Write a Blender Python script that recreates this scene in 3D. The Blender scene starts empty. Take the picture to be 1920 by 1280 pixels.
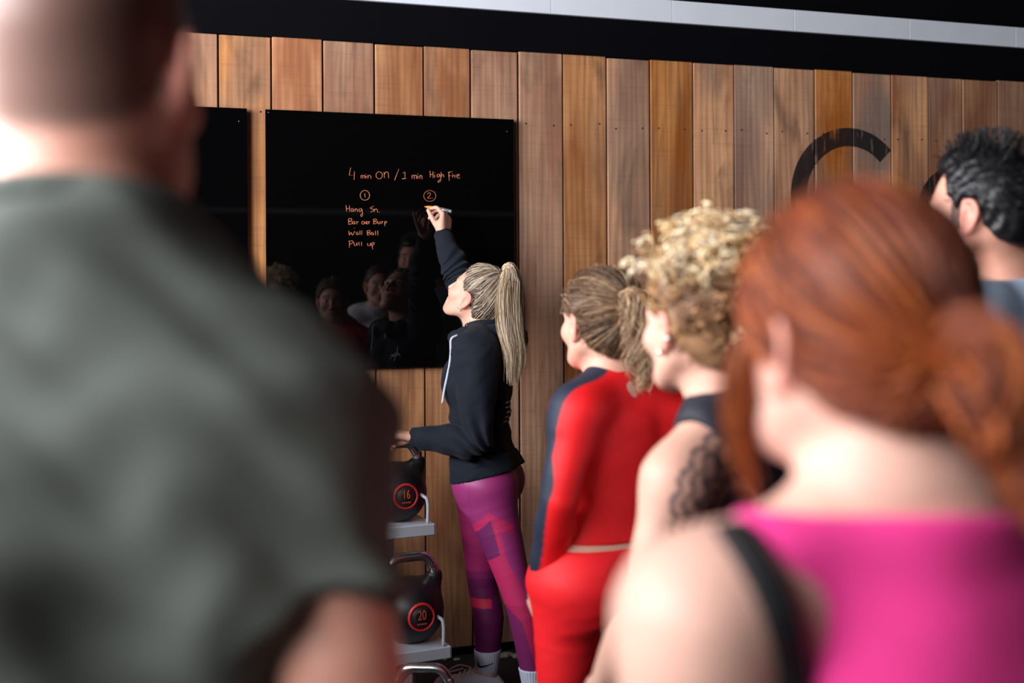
import bpy, math, random
import numpy as np
from mathutils import Vector, Matrix

# ------------------------------------------------------------------ camera, light, exposure
F = 2200.0                      # focal length in pixels of the 1920 px wide frame
HY = 530.0                      # horizon row
CAMZ = 1.5
ROLL = 0.005
scene = bpy.context.scene
C = bpy.context.collection
Rv = np.array([1, 0, -ROLL]); Rv /= np.linalg.norm(Rv)
Uv = np.array([ROLL, 0, 1.0]); Uv /= np.linalg.norm(Uv)
Fv = np.array([0, 1.0, 0])
cam = bpy.data.cameras.new('camera'); camo = bpy.data.objects.new('camera', cam); C.objects.link(camo)
m = Matrix.Identity(4)
for i in range(3):
    m[i][0] = Rv[i]; m[i][1] = Uv[i]; m[i][2] = -Fv[i]
m[2][3] = CAMZ
camo.matrix_world = m
cam.sensor_width = 36.0; cam.lens = F / 1920 * 36
cam.shift_y = (HY - 640) / 1920
cam.clip_start = 0.05
cam.dof.use_dof = True; cam.dof.focus_distance = 4.2; cam.dof.aperture_fstop = 1.9
scene.camera = camo

# room frame: the plank wall runs along S, its normal N points into the room
TA = 0.332
cA = 1 / math.sqrt(1 + TA * TA); sA = TA * cA
SV = np.array([cA, sA, 0]); NV = np.array([sA, -cA, 0]); W0 = np.array([0, 4.82, 0])
def room(s, n, z): return W0 + SV * s + NV * n + np.array([0, 0, z])
ROOM_M = Matrix(((SV[0], NV[0], 0, W0[0]), (SV[1], NV[1], 0, W0[1]), (0, 0, 1, 0), (0, 0, 0, 1)))
def P(px, py, Y):                       # world point seen at a pixel at depth Y
    d = Rv * ((px - 960) / F) + Uv * ((HY - py) / F) + Fv
    d = d * (Y / d[1]); d[2] += CAMZ
    return d
def wall_s(px):
    u = px - 960; k = TA / F
    Z = 4.82 / (1 - u * k)
    return Z * u / F / cA

world = bpy.data.worlds.new('world'); scene.world = world; world.use_nodes = True
bg = world.node_tree.nodes['Background']; bg.inputs[0].default_value = (0.72, 0.83, 1.0, 1); bg.inputs[1].default_value = 0.5
la = bpy.data.lights.new('window_daylight', 'AREA'); la.shape = 'RECTANGLE'; la.size = 5.0; la.size_y = 1.7
la.energy = 790; la.color = (0.96, 0.97, 1.0)
lo_ = bpy.data.objects.new('window_daylight', la); C.objects.link(lo_)
lp = room(-3.6, 3.15, 1.95)
lm = Matrix(((NV[0], 0, -SV[0], lp[0]), (NV[1], 0, -SV[1], lp[1]), (0, 1, 0, lp[2]), (0, 0, 0, 1)))
lo_.matrix_world = lm               # lamp shines along its -Z = +S
vs = scene.view_settings
vs.view_transform = 'Standard'; vs.look = 'None'; vs.gamma = 1; vs.use_curve_mapping = False; vs.exposure = 0.0

rng = np.random.default_rng(7)

# ------------------------------------------------------------------ materials
def lin(c):
    return tuple(((v / 255) / 12.92 if v / 255 <= 0.04045 else (((v / 255) + 0.055) / 1.055) ** 2.4) for v in c)
def newmat(name):
    mt = bpy.data.materials.new(name); mt.use_nodes = True
    return mt, mt.node_tree.nodes, mt.node_tree.links, mt.node_tree.nodes['Principled BSDF']
def simple(name, rgb, rough=0.6, metal=0.0, bump=0.0, bscale=200, var=0.12, spec=0.5, coat=0.0):
    mt, n, l, b = newmat(name)
    c = lin(rgb)
    tc = n.new('ShaderNodeTexCoord'); nz = n.new('ShaderNodeTexNoise'); nz.inputs['Scale'].default_value = bscale / 8
    nz.inputs['Detail'].default_value = 5
    l.new(tc.outputs['Object'], nz.inputs['Vector'])
    mx = n.new('ShaderNodeMix'); mx.data_type = 'RGBA'
    mx.inputs[6].default_value = tuple(v * (1 - var) for v in c) + (1,)
    mx.inputs[7].default_value = tuple(min(1, v * (1 + var)) for v in c) + (1,)
    l.new(nz.outputs[0], mx.inputs[0]); l.new(mx.outputs[2], b.inputs['Base Color'])
    b.inputs['Roughness'].default_value = rough; b.inputs['Metallic'].default_value = metal
    b.inputs['Specular IOR Level'].default_value = spec; b.inputs['Coat Weight'].default_value = coat
    if bump:
        n2 = n.new('ShaderNodeTexNoise'); n2.inputs['Scale'].default_value = bscale
        l.new(tc.outputs['Object'], n2.inputs['Vector'])
        bp = n.new('ShaderNodeBump'); bp.inputs['Strength'].default_value = bump; bp.inputs['Distance'].default_value = 0.002
        l.new(n2.outputs[0], bp.inputs['Height']); l.new(bp.outputs[0], b.inputs['Normal'])
    return mt
def vcol(name, rough=0.6, bump=0.0, bscale=300, sss=0.0, spec=0.5, sheen=0.0, var=0.1, aniso=False):
    mt, n, l, b = newmat(name)
    at = n.new('ShaderNodeAttribute'); at.attribute_name = 'Col'
    tc = n.new('ShaderNodeTexCoord'); nz = n.new('ShaderNodeTexNoise'); nz.inputs['Scale'].default_value = 30
    nz.inputs['Detail'].default_value = 4
    l.new(tc.outputs['Object'], nz.inputs['Vector'])
    mr = n.new('ShaderNodeMapRange'); mr.inputs[3].default_value = 1 - var; mr.inputs[4].default_value = 1 + var
    l.new(nz.outputs[0], mr.inputs[0])
    vm = n.new('ShaderNodeVectorMath'); vm.operation = 'SCALE'
    l.new(at.outputs['Color'], vm.inputs[0]); l.new(mr.outputs[0], vm.inputs['Scale'])
    l.new(vm.outputs[0], b.inputs['Base Color'])
    b.inputs['Roughness'].default_value = rough; b.inputs['Specular IOR Level'].default_value = spec
    if sss:
        b.inputs['Subsurface Weight'].default_value = sss
        b.inputs['Subsurface Radius'].default_value = (0.012, 0.005, 0.003); b.inputs['Subsurface Scale'].default_value = 1.0
    if sheen: b.inputs['Sheen Weight'].default_value = sheen
    if bump:
        n2 = n.new('ShaderNodeTexNoise'); n2.inputs['Scale'].default_value = bscale
        l.new(tc.outputs['Object'], n2.inputs['Vector'])
        bp = n.new('ShaderNodeBump'); bp.inputs['Strength'].default_value = bump; bp.inputs['Distance'].default_value = 0.002
        l.new(n2.outputs[0], bp.inputs['Height']); l.new(bp.outputs[0], b.inputs['Normal'])
    return mt

def wood_material():
    mt, n, l, b = newmat('reclaimed_wood')
    def math_(op, a, c=None):
        q = n.new('ShaderNodeMath'); q.operation = op
        for i, v in enumerate((a, c)):
            if v is None: continue
            if isinstance(v, (int, float)): q.inputs[i].default_value = v
            else: l.new(v, q.inputs[i])
        return q.outputs[0]
    def mix(f, a, c, mode='MIX'):
        q = n.new('ShaderNodeMix'); q.data_type = 'RGBA'; q.blend_type = mode
        if isinstance(f, (int, float)): q.inputs[0].default_value = f
        else: l.new(f, q.inputs[0])
        for i, v in ((6, a), (7, c)):
            if isinstance(v, tuple): q.inputs[i].default_value = v + (1,)
            else: l.new(v, q.inputs[i])
        return q.outputs[2]
    def ramp(x, p0, p1):
        q = n.new('ShaderNodeMapRange'); q.inputs[1].default_value = p0; q.inputs[2].default_value = p1
        l.new(x, q.inputs[0]); return q.outputs[0]
    tc = n.new('ShaderNodeTexCoord'); oi = n.new('ShaderNodeObjectInfo')
    off = n.new('ShaderNodeCombineXYZ')
    l.new(math_('MULTIPLY', oi.outputs['Random'], 37.0), off.inputs[0]); l.new(math_('MULTIPLY', oi.outputs['Random'], 91.0), off.inputs[2])
    ad = n.new('ShaderNodeVectorMath'); ad.operation = 'ADD'
    l.new(tc.outputs['Object'], ad.inputs[0]); l.new(off.outputs[0], ad.inputs[1])
    def noise(sx, sz, scale, detail=4, dist=0.0):
        mp = n.new('ShaderNodeMapping'); mp.inputs['Scale'].default_value = (sx, sx, sz)
        l.new(ad.outputs[0], mp.inputs[0])
        q = n.new('ShaderNodeTexNoise'); q.inputs['Scale'].default_value = scale; q.inputs['Detail'].default_value = detail
        q.inputs['Distortion'].default_value = dist
        l.new(mp.outputs[0], q.inputs['Vector']); return q.outputs[0]
    # cathedral grain
    mp = n.new('ShaderNodeMapping'); mp.inputs['Scale'].default_value = (1, 1, 0.075); l.new(ad.outputs[0], mp.inputs[0])
    wv = n.new('ShaderNodeTexWave'); wv.wave_type = 'BANDS'; wv.bands_direction = 'X'
    wv.inputs['Scale'].default_value = 11; wv.inputs['Distortion'].default_value = 11; wv.inputs['Detail'].default_value = 2
    wv.inputs['Detail Scale'].default_value = 1.1
    l.new(mp.outputs[0], wv.inputs[0])
    patch = noise(5.0, 1.3, 1.0, 3, 0.4); patch2 = noise(3.5, 1.0, 1.3, 3, 0.2); fine = noise(85, 2.2, 1.0, 5, 0.6); saw = noise(4, 120, 1.0, 5, 0.5); stain = noise(9, 2.2, 1.0, 5, 1.2)
    base = mix(ramp(patch, 0.36, 0.66), lin((158, 96, 54)), lin((222, 160, 108)))
    grey = math_('MULTIPLY', ramp(patch2, 0.46, 0.62), math_('ADD', math_('MULTIPLY', ramp(oi.outputs['Random'], 0.0, 1.0), 0.6), 0.25))
    col = mix(grey, base, lin((128, 110, 98)))
    col = mix(math_('MULTIPLY', wv.outputs['Fac'], 0.34), col, lin((124, 70, 40)))
    col = mix(math_('MULTIPLY', ramp(fine, 0.48, 0.80), 0.38), col, lin((96, 60, 38)))
    col = mix(math_('MULTIPLY', ramp(saw, 0.52, 0.74), 0.20), col, lin((92, 60, 40)))
    col = mix(math_('MULTIPLY', ramp(stain, 0.56, 0.74), 0.55), col, lin((78, 58, 46)))
    # knots
    mp2 = n.new('ShaderNodeMapping'); mp2.inputs['Scale'].default_value = (5.2, 0.01, 2.6); l.new(ad.outputs[0], mp2.inputs[0])
    vo = n.new('ShaderNodeTexVoronoi'); vo.inputs['Scale'].default_value = 1.0; l.new(mp2.outputs[0], vo.inputs['Vector'])
    kn = ramp(vo.outputs['Distance'], 0.075, 0.03)
    col = mix(math_('MULTIPLY', kn, 0.8), col, lin((58, 34, 22)))
    # per plank tint
    tint = n.new('ShaderNodeHueSaturation'); l.new(col, tint.inputs['Color'])
    l.new(math_('ADD', math_('MULTIPLY', oi.outputs['Random'], 0.32), 0.78), tint.inputs['Value'])
    l.new(math_('ADD', math_('MULTIPLY', math_('FRACT', math_('MULTIPLY', oi.outputs['Random'], 7.31)), 0.35), 0.78), tint.inputs['Saturation'])
    col = tint.outputs[0]
    # black painted lettering on the boards, in wall coordinates
    ge = n.new('ShaderNodeNewGeometry')
    def dotc(v, c0):
        q = n.new('ShaderNodeVectorMath'); q.operation = 'DOT_PRODUCT'; l.new(ge.outputs['Position'], q.inputs[0])
        q.inputs[1].default_value = tuple(v)
        return math_('SUBTRACT', q.outputs['Value'], c0)
    def ring(s0, z0, ro, ri, cut):
        a = dotc(SV, float(np.dot(W0, SV)) + s0); z = dotc((0, 0, 1), z0)
        r = math_('SQRT', math_('ADD', math_('MULTIPLY', a, a), math_('MULTIPLY', z, z)))
        q = math_('MULTIPLY', math_('LESS_THAN', r, ro), math_('GREATER_THAN', r, ri))
        if cut:      # open mouth of the C on the right
            g = math_('MULTIPLY', math_('GREATER_THAN', a, 0.0), math_('LESS_THAN', math_('ABSOLUTE', z), math_('MULTIPLY', a, 0.95)))
            q = math_('MULTIPLY', q, math_('SUBTRACT', 1.0, g))
        return q
    letter = math_('MAXIMUM', ring(LC[0], LC[1], LC[2], LC[3], True), ring(LO[0], LO[1], LO[2], LO[3], False))
    wear = math_('MULTIPLY', letter, ramp(noise(40, 8, 1.0, 4), 0.25, 0.42))
    col = mix(math_('MULTIPLY', wear, 0.94), col, lin((22, 21, 24)))
    l.new(col, b.inputs['Base Color'])
    b.inputs['Roughness'].default_value = 0.62; b.inputs['Specular IOR Level'].default_value = 0.3
    h = math_('ADD', math_('MULTIPLY', fine, 0.5), math_('MULTIPLY', saw, 0.6))
    bp = n.new('ShaderNodeBump'); bp.inputs['Strength'].default_value = 0.35; bp.inputs['Distance'].default_value = 0.003
    l.new(h, bp.inputs['Height']); l.new(bp.outputs[0], b.inputs['Normal'])
    return mt

# painted letters: C seen at its top around (1590, 238)..., o further right
LC = (wall_s(1594), 1.5 + (527 - 238) / F * 5.29 - 0.305, 0.305, 0.222)
LO = (wall_s(1792), 1.5 + (526 - 312) / F * 5.50 - 0.215, 0.215, 0.145)

WOOD = wood_material()
M = dict(
    black_wall=simple('black_paint', (4, 4, 8), 0.9, var=0.2, spec=0.08),
    grey_band=simple('grey_painted_panel', (208, 212, 220), 0.55, bump=0.1, bscale=60, var=0.06),
    rail=simple('dull_grey_rail', (120, 122, 128), 0.6),
    floor=simple('black_rubber_floor', (30, 30, 32), 0.75, bump=0.3, bscale=300, var=0.4),
    dark=simple('dark_interior_paint', (24, 24, 26), 0.9, var=0.15, spec=0.2),
    glass=None, edge=simple('board_edge', (20, 20, 22), 0.3),
    chalk=simple('orange_ink', (236, 138, 92), 0.6, var=0.15),
    chrome=simple('chrome', (232, 228, 228), 0.24, 1.0, var=0.04),
    rack=simple('grey_powder_coat', (168, 172, 180), 0.42, 0.0, var=0.06),
    rubber=simple('black_rubber', (17, 17, 20), 0.42, bump=0.1, bscale=500),
    redprint=simple('red_print', (190, 36, 34), 0.5), orangeprint=simple('orange_print', (196, 84, 50), 0.5), discgrey=simple('dark_badge', (34, 28, 30), 0.5),
    screw=simple('screw_steel', (140, 140, 145), 0.3, 1.0), nail=simple('rusty_nail', (58, 40, 30), 0.6, 0.5),
    skin=vcol('skin', 0.52, bump=0.12, bscale=500, sss=0.10, spec=0.4, var=0.08),
    hair=vcol('hair', 0.46, spec=0.35, var=0.16),
    cloth=vcol('cotton_cloth', 0.85, bump=0.25, bscale=900, spec=0.25, sheen=0.03, var=0.10),
    sport=vcol('stretch_fabric', 0.62, bump=0.12, bscale=1200, spec=0.35, var=0.05),
    white=simple('white_print', (225, 225, 228), 0.6), tape=simple('pale_cord', (188, 190, 204), 0.8),
    eye=None, metal=simple('pale_metal', (225, 220, 215), 0.2, 1.0),
    penblack=simple('pen_black', (22, 22, 26), 0.3), pensilver=simple('pen_silver', (205, 208, 215), 0.3, 0.6), penorange=simple('pen_orange', (245, 140, 60), 0.5),
    debris=simple('pale_scuffs', (150, 142, 132), 0.8, var=0.5, bscale=300),
    elastic=simple('black_elastic', (16, 15, 18), 0.7), swoosh=simple('black_mark', (18, 18, 22), 0.7),
)
def glass_mat():
    mt, n, l, b = newmat('black_glass')
    tc = n.new('ShaderNodeTexCoord'); nz = n.new('ShaderNodeTexNoise'); nz.inputs['Scale'].default_value = 6
    l.new(tc.outputs['Object'], nz.inputs['Vector'])
    mr = n.new('ShaderNodeMapRange'); mr.inputs[3].default_value = 0.012; mr.inputs[4].default_value = 0.03
    l.new(nz.outputs[0], mr.inputs[0]); l.new(mr.outputs[0], b.inputs['Roughness'])
    b.inputs['Base Color'].default_value = (0.0012, 0.0012, 0.0014, 1); b.inputs['IOR'].default_value = 1.5
    return mt
M['glass'] = glass_mat()
def eye_mat():
    mt, n, l, b = newmat('eyeball')
    at = n.new('ShaderNodeAttribute'); at.attribute_name = 'Col'; l.new(at.outputs['Color'], b.inputs['Base Color'])
    b.inputs['Roughness'].default_value = 0.12
    return mt
M['eye'] = eye_mat()

# ------------------------------------------------------------------ mesh helpers
def tag(o, label=None, cat=None, group=None, kind=None):
    if label: o['label'] = label
    if cat: o['category'] = cat
    if group: o['group'] = group
    if kind: o['kind'] = kind
    return o
def raw_mesh(name, V, Fq, smooth=True, col=None, extra=None):
    """V (n,3); Fq list of int arrays (k, 3) / (k, 4)"""
    me = bpy.data.meshes.new(name)
    if not isinstance(Fq, (list, tuple)): Fq = [Fq]
    Fq = [np.asarray(f, np.int32) for f in Fq if len(f)]
    me.vertices.add(len(V)); me.vertices.foreach_set('co', np.ascontiguousarray(V, np.float32).ravel())
    idx = np.concatenate([f.ravel() for f in Fq]); sizes = np.concatenate([np.full(len(f), f.shape[1], np.int32) for f in Fq])
    starts = np.concatenate([[0], np.cumsum(sizes)[:-1]]).astype(np.int32)
    me.loops.add(len(idx)); me.loops.foreach_set('vertex_index', idx.astype(np.int32))
    me.polygons.add(len(sizes)); me.polygons.foreach_set('loop_start', starts); me.polygons.foreach_set('loop_total', sizes)
    me.polygons.foreach_set('use_smooth', np.full(len(sizes), smooth))
    me.update(calc_edges=True)
    if col is not None:
        a = me.attributes.new('Col', 'FLOAT_COLOR', 'POINT')
        a.data.foreach_set('color', np.concatenate([col, np.ones((len(V), 1))], 1).astype(np.float32).ravel())
    for k, v in (extra or {}).items():
        a = me.attributes.new(k, 'FLOAT', 'POINT'); a.data.foreach_set('value', np.ascontiguousarray(v, np.float32))
    me.validate()
    return me
def obj(name, me, mat, parent=None):
    o = bpy.data.objects.new(name, me); C.objects.link(o)
    if mat is not None and len(me.materials) == 0: me.materials.append(mat)
    if parent is not None: o.parent = parent
    return o
def empty(name, loc=(0, 0, 0)):
    o = bpy.data.objects.new(name, None); C.objects.link(o); o.location = loc; o.empty_display_size = 0.1
    return o
def box_arrays(lo, hi, bev=0.0):
    (x0, y0, z0), (x1, y1, z1) = lo, hi
    if bev <= 0:
        V = np.array([(x, y, z) for z in (z0, z1) for y in (y0, y1) for x in (x0, x1)], float)
        Q = np.array([(0, 2, 3, 1), (4, 5, 7, 6), (0, 1, 5, 4), (2, 6, 7, 3), (0, 4, 6, 2), (1, 3, 7, 5)])
        return V, [Q]
    b = bev; V = []; idx = {}
    for sx in (0, 1):
        for sy in (0, 1):
            for sz in (0, 1):
                X, Y, Z = (x0, x1)[sx], (y0, y1)[sy], (z0, z1)[sz]
                dx, dy, dz = (b, -b)[sx], (b, -b)[sy], (b, -b)[sz]
                for a, p in (('x', (X, Y + dy, Z + dz)), ('y', (X + dx, Y, Z + dz)), ('z', (X + dx, Y + dy, Z))):
                    idx[(sx, sy, sz, a)] = len(V); V.append(p)
    Q = []; T = []
    for a, ax in ((0, 'x'), (1, 'y'), (2, 'z')):
        o1, o2 = [q for q in (0, 1, 2) if q != a]
        for s in (0, 1):
            f = []
            for (p, q) in ((0, 0), (1, 0), (1, 1), (0, 1)):
                k = [0, 0, 0]; k[a] = s; k[o1] = p; k[o2] = q
                f.append(idx[(k[0], k[1], k[2], ax)])
            Q.append(f)
        n1, n2 = 'xyz'[o1], 'xyz'[o2]
        for p in (0, 1):
            for q in (0, 1):
                k0 = [0, 0, 0]; k0[o1] = p; k0[o2] = q; k1 = list(k0); k1[a] = 1
                Q.append([idx[(*k0, n1)], idx[(*k1, n1)], idx[(*k1, n2)], idx[(*k0, n2)]])
    for sx in (0, 1):
        for sy in (0, 1):
            for sz in (0, 1): T.append([idx[(sx, sy, sz, a)] for a in 'xyz'])
    return np.array(V, float), [np.array(Q), np.array(T)]
def fix_normals(me):
    import bmesh
    bm = bmesh.new(); bm.from_mesh(me); bmesh.ops.recalc_face_normals(bm, faces=bm.faces); bm.to_mesh(me); bm.free()
def box(name, lo, hi, mat, parent=None, bev=0.0, M4=None, smooth=False):
    V, Q = box_arrays(lo, hi, bev)
    if M4 is not None:
        A = np.array(M4); V = V @ A[:3, :3].T + A[:3, 3]
    me = raw_mesh(name, V, Q, smooth); fix_normals(me)
    return obj(name, me, mat, parent)
def catmull(pts, sub):
    pts = np.asarray(pts, float)
    if sub <= 1 or len(pts) < 3: return pts
    p = np.vstack([2 * pts[0] - pts[1], pts, 2 * pts[-1] - pts[-2]])
    out = []
    for i in range(1, len(p) - 2):
        for t in np.linspace(0, 1, sub, endpoint=False):
            out.append(0.5 * (2 * p[i] + (p[i + 1] - p[i - 1]) * t + (2 * p[i - 1] - 5 * p[i] + 4 * p[i + 1] - p[i + 2]) * t * t + (3 * p[i] - p[i - 1] - 3 * p[i + 1] + p[i + 2]) * t ** 3))
    out.append(p[-2]); return np.array(out)
def tubes_arrays(lines, rads, sides=3, cols=None, caps=False, flat=None):
    """sweep round tubes along polylines; rads: list of arrays"""
    Vs, Qs, Ts, Cs = [], [], [], []; base = 0
    ang = np.linspace(0, 2 * np.pi, sides, endpoint=False)
    for li, L in enumerate(lines):
        L = np.asarray(L, float); n = len(L)
        T = np.gradient(L, axis=0); T /= np.linalg.norm(T, axis=1, keepdims=True) + 1e-12
        a = np.array([0, 0, 1.0]) if abs(T[0][2]) < 0.9 else np.array([1.0, 0, 0])
        u = np.cross(T[0], a); u /= np.linalg.norm(u); U = [u]
        for i in range(1, n):
            u = u - T[i] * np.dot(u, T[i]); u /= np.linalg.norm(u) + 1e-12; U.append(u)
        U = np.array(U); Wd = np.cross(T, U)
        r = np.broadcast_to(np.asarray(rads[li], float), (n,))[:, None, None]
        ring = L[:, None, :] + r * (np.cos(ang)[None, :, None] * U[:, None, :] + np.sin(ang)[None, :, None] * Wd[:, None, :])
        Vs.append(ring.reshape(-1, 3))
        i = np.arange(n - 1)[:, None]; j = np.arange(sides)[None, :]; jn = (j + 1) % sides
        q = np.stack([i * sides + j, i * sides + jn, (i + 1) * sides + jn, (i + 1) * sides + j], -1).reshape(-1, 4) + base
        Qs.append(q)
        if caps:
            for e, off in ((0, 0), (n - 1, (n - 1) * sides)):
                Vs.append(L[e][None]); ci = base + n * sides + (0 if e == 0 else 1)
                jj = np.arange(sides); jn2 = (jj + 1) % sides
                tri = np.stack([np.full(sides, ci), base + off + jn2, base + off + jj], -1)
                Ts.append(tri if e == 0 else tri[:, ::-1])
        cnt = n * sides + (2 if caps else 0)
        if cols is not None: Cs.append(np.broadcast_to(np.asarray(cols[li]), (cnt, 3)) if np.ndim(cols[li]) == 1 else np.concatenate([np.repeat(cols[li], sides, 0)] + ([cols[li][:1], cols[li][-1:]] if caps else [])))
        base += cnt
    return np.concatenate(Vs), [np.concatenate(Qs)] + ([np.concatenate(Ts)] if Ts else []), (np.concatenate(Cs) if Cs else None)
def tube_obj(name, lines, rads, mat, parent=None, sides=8, cols=None, caps=True):
    V, Q, c = tubes_arrays(lines, rads, sides, cols, caps)
    return obj(name, raw_mesh(name, V, Q, True, c), mat, parent)
def lathe(name, prof, mat, parent=None, seg=32, M4=None):
    prof = np.array(prof, float); a = np.linspace(0, 2 * np.pi, seg, endpoint=False)
    V = np.stack([prof[:, 0, None] * np.cos(a), prof[:, 0, None] * np.sin(a), np.repeat(prof[:, 1, None], seg, 1)], -1).reshape(-1, 3)
    i = np.arange(len(prof) - 1)[:, None]; j = np.arange(seg)[None]; jn = (j + 1) % seg
    Q = np.stack([i * seg + j, i * seg + jn, (i + 1) * seg + jn, (i + 1) * seg + j], -1).reshape(-1, 4)
    if M4 is not None:
        A = np.array(M4); V = V @ A[:3, :3].T + A[:3, 3]
    return obj(name, raw_mesh(name, V, Q), mat, parent)
def text_mesh(name, body, size, depth, mat, parent, M4, extrude=0.001):
    cu = bpy.data.curves.new(name, 'FONT'); cu.body = body; cu.size = size; cu.align_x = 'CENTER'; cu.align_y = 'CENTER'; cu.extrude = extrude
    to = bpy.data.objects.new(name, cu); C.objects.link(to)
    dg = bpy.context.evaluated_depsgraph_get(); me = bpy.data.meshes.new_from_object(to.evaluated_get(dg))
    bpy.data.objects.remove(to); bpy.data.curves.remove(cu)
    me.transform(M4); me.materials.clear()
    return obj(name, me, mat, parent)

# ------------------------------------------------------------------ signed distance modelling
def smin(a, b, k):
    if k <= 0: return np.minimum(a, b)
    h = np.maximum(k - np.abs(a - b), 0) / k
    return np.minimum(a, b) - h * h * k * 0.25
def smax(a, b, k): return -smin(-a, -b, k)
class SDF:
    def __init__(s): s.ops = []
    def add(s, f, lo, hi, k, mode='u'):
        s.ops.append((f, np.array(lo, np.float32), np.array(hi, np.float32), k, mode)); return s
    def tube(s, pts, rads, k=0.02, sub=3, mode='u', flat=False):
        pts = np.asarray(pts, float); rads = np.asarray(rads, float)
        A = catmull(np.concatenate([pts, rads[:, None]], 1), sub).astype(np.float32)
        p, r = A[:, :3], A[:, 3]
        d0 = (p[1] - p[0]) / np.linalg.norm(p[1] - p[0]); d1 = (p[-1] - p[-2]) / np.linalg.norm(p[-1] - p[-2])
        def f(Q):
            best = None
            for i in range(len(p) - 1):
                e = p[i + 1] - p[i]; v = Q - p[i]
                t = np.clip(v @ e / (e @ e + 1e-12), 0, 1)
                d = np.sqrt(((v - t[:, None] * e) ** 2).sum(1)) - (r[i] + (r[i + 1] - r[i]) * t)
                best = d if best is None else np.minimum(best, d)
            if flat in (True, 'end'): best = smax(best, (Q - p[-1]) @ d1, 0.004)
            if flat in (True, 'start'): best = smax(best, (p[0] - Q) @ d0, 0.004)
            return best
        R = r.max()
        return s.add(f, p.min(0) - R, p.max(0) + R, k, mode)
    def ell(s, c, r, Rm=None, k=0.02, mode='u'):
        c = np.asarray(c, np.float32); r = np.asarray(r, np.float32)
        Rm = np.eye(3, dtype=np.float32) if Rm is None else np.asarray(Rm, np.float32)   # columns = local axes
        def f(Q):
            q = (Q - c) @ Rm
            k0 = np.sqrt(((q / r) ** 2).sum(1)); k1 = np.sqrt(((q / (r * r)) ** 2).sum(1)) + 1e-9
            return k0 * (k0 - 1) / k1
        e = np.abs(Rm) @ r
        return s.add(f, c - e, c + e, k, mode)
    def loft(s, O, ax, sec, k=0.03, grow=0.0, hlim=None, power=2.3, mode='u'):
        """sec rows: h, cx, cy, w, df, db ; ax columns right, forward, up"""
        O = np.asarray(O, np.float32); ax = np.asarray(ax, np.float32)
        T = catmull(np.asarray(sec, float), 6); T = T[np.argsort(T[:, 0])]
        lo, hi = hlim if hlim else (T[0, 0], T[-1, 0])
        def f(Q):
            q = (Q - O) @ ax; h = q[:, 2]
            g = [np.interp(h, T[:, 0], T[:, i]) for i in range(1, 6)]
            w = g[2] + grow; Y = q[:, 1] - g[1]
            dep = np.where(Y > 0, g[3], g[4]) + grow
            rho = ((np.abs(q[:, 0] - g[0]) / w) ** power + (np.abs(Y) / dep) ** power) ** (1 / power)
            d = (rho - 1) * np.minimum(w, dep) * 0.92
            return smax(d, np.maximum(h - hi, lo - h), 0.01).astype(np.float32)
        R = T[:, 3:6].max() + np.abs(T[:, 1:3]).max() + grow
        c0 = O + ax[:, 2] * lo; c1 = O + ax[:, 2] * hi
        return s.add(f, np.minimum(c0, c1) - R, np.maximum(c0, c1) + R, k, mode)
    def plane(s, p, n, k=0.004):
        p = np.asarray(p, np.float32); n = np.asarray(n, np.float32); n = n / np.linalg.norm(n)
        return s.add(lambda Q: (Q - p) @ n, (-9,) * 3, (9,) * 3, k, 'i')
    def disp(s, f): return s.add(f, (-9,) * 3, (9,) * 3, 0, 'd')
    def inter(s, f, k=0.004): return s.add(f, (-9,) * 3, (9,) * 3, k, 'i')
    def bounds(s):
        L = [o for o in s.ops if o[4] == 'u']
        return np.min([o[1] for o in L], 0) - 0.02, np.max([o[2] for o in L], 0) + 0.02
    def eval(s, Q, pad=0.02):
        Q = np.asarray(Q, np.float32)
        if len(Q) > 9000: return np.concatenate([s.eval(Q[i:i + 6000], pad) for i in range(0, len(Q), 6000)])
        D = np.full(len(Q), 1.0, np.float32)
        if not len(Q): return D
        qlo, qhi = Q.min(0), Q.max(0)
        for f, lo, hi, k, mode in s.ops:
            if mode == 'i': D = smax(D, f(Q), k); continue
            if mode == 'd':
                i = np.nonzero(np.abs(D) < 0.06)[0]
                if len(i): D[i] += f(Q[i])
                continue
            p = pad + k
            if (qhi < lo - p).any() or (qlo > hi + p).any(): continue
            i = np.nonzero(((Q > lo - p) & (Q < hi + p)).all(1))[0]
            if not len(i): continue
            d = f(Q[i])
            D[i] = smin(D[i], d, k) if mode == 'u' else smax(D[i], -d, k)
        return D
    def mesh(s, vox, lo=None, hi=None):
        b0, b1 = s.bounds()
        lo = b0 if lo is None else np.maximum(np.asarray(lo, float), b0); hi = b1 if hi is None else np.minimum(np.asarray(hi, float), b1)
        B = 8; nb = np.maximum(1, np.ceil((hi - lo) / (vox * B)).astype(int)); N = nb * B + 1
        g = np.stack(np.meshgrid(*[np.arange(q) for q in nb], indexing='ij'), -1).reshape(-1, 3)
        cen = lo + (g + 0.5) * B * vox; diag = B * vox * 0.87
        Dc = s.eval(cen, pad=0.03 + diag)
        D = np.empty(tuple(N), np.float32)
        sg = np.where(Dc < 0, -1.0, 1.0).reshape(tuple(nb))
        big = np.repeat(np.repeat(np.repeat(sg, B, 0), B, 1), B, 2); D[:-1, :-1, :-1] = big
        D[-1] = D[-2]; D[:, -1] = D[:, -2]; D[:, :, -1] = D[:, :, -2]
        act = g[np.abs(Dc) < diag * 1.5 + 0.012]
        o = np.arange(B + 1); off = np.stack(np.meshgrid(o, o, o, indexing='ij'), -1).reshape(-1, 3)
        for c in range(0, len(act), 400):
            ii = (act[c:c + 400, None, :] * B + off[None]).reshape(-1, 3)
            D[ii[:, 0], ii[:, 1], ii[:, 2]] = s.eval((lo + ii * vox))
        return surface_nets(D, lo, vox)
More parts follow.
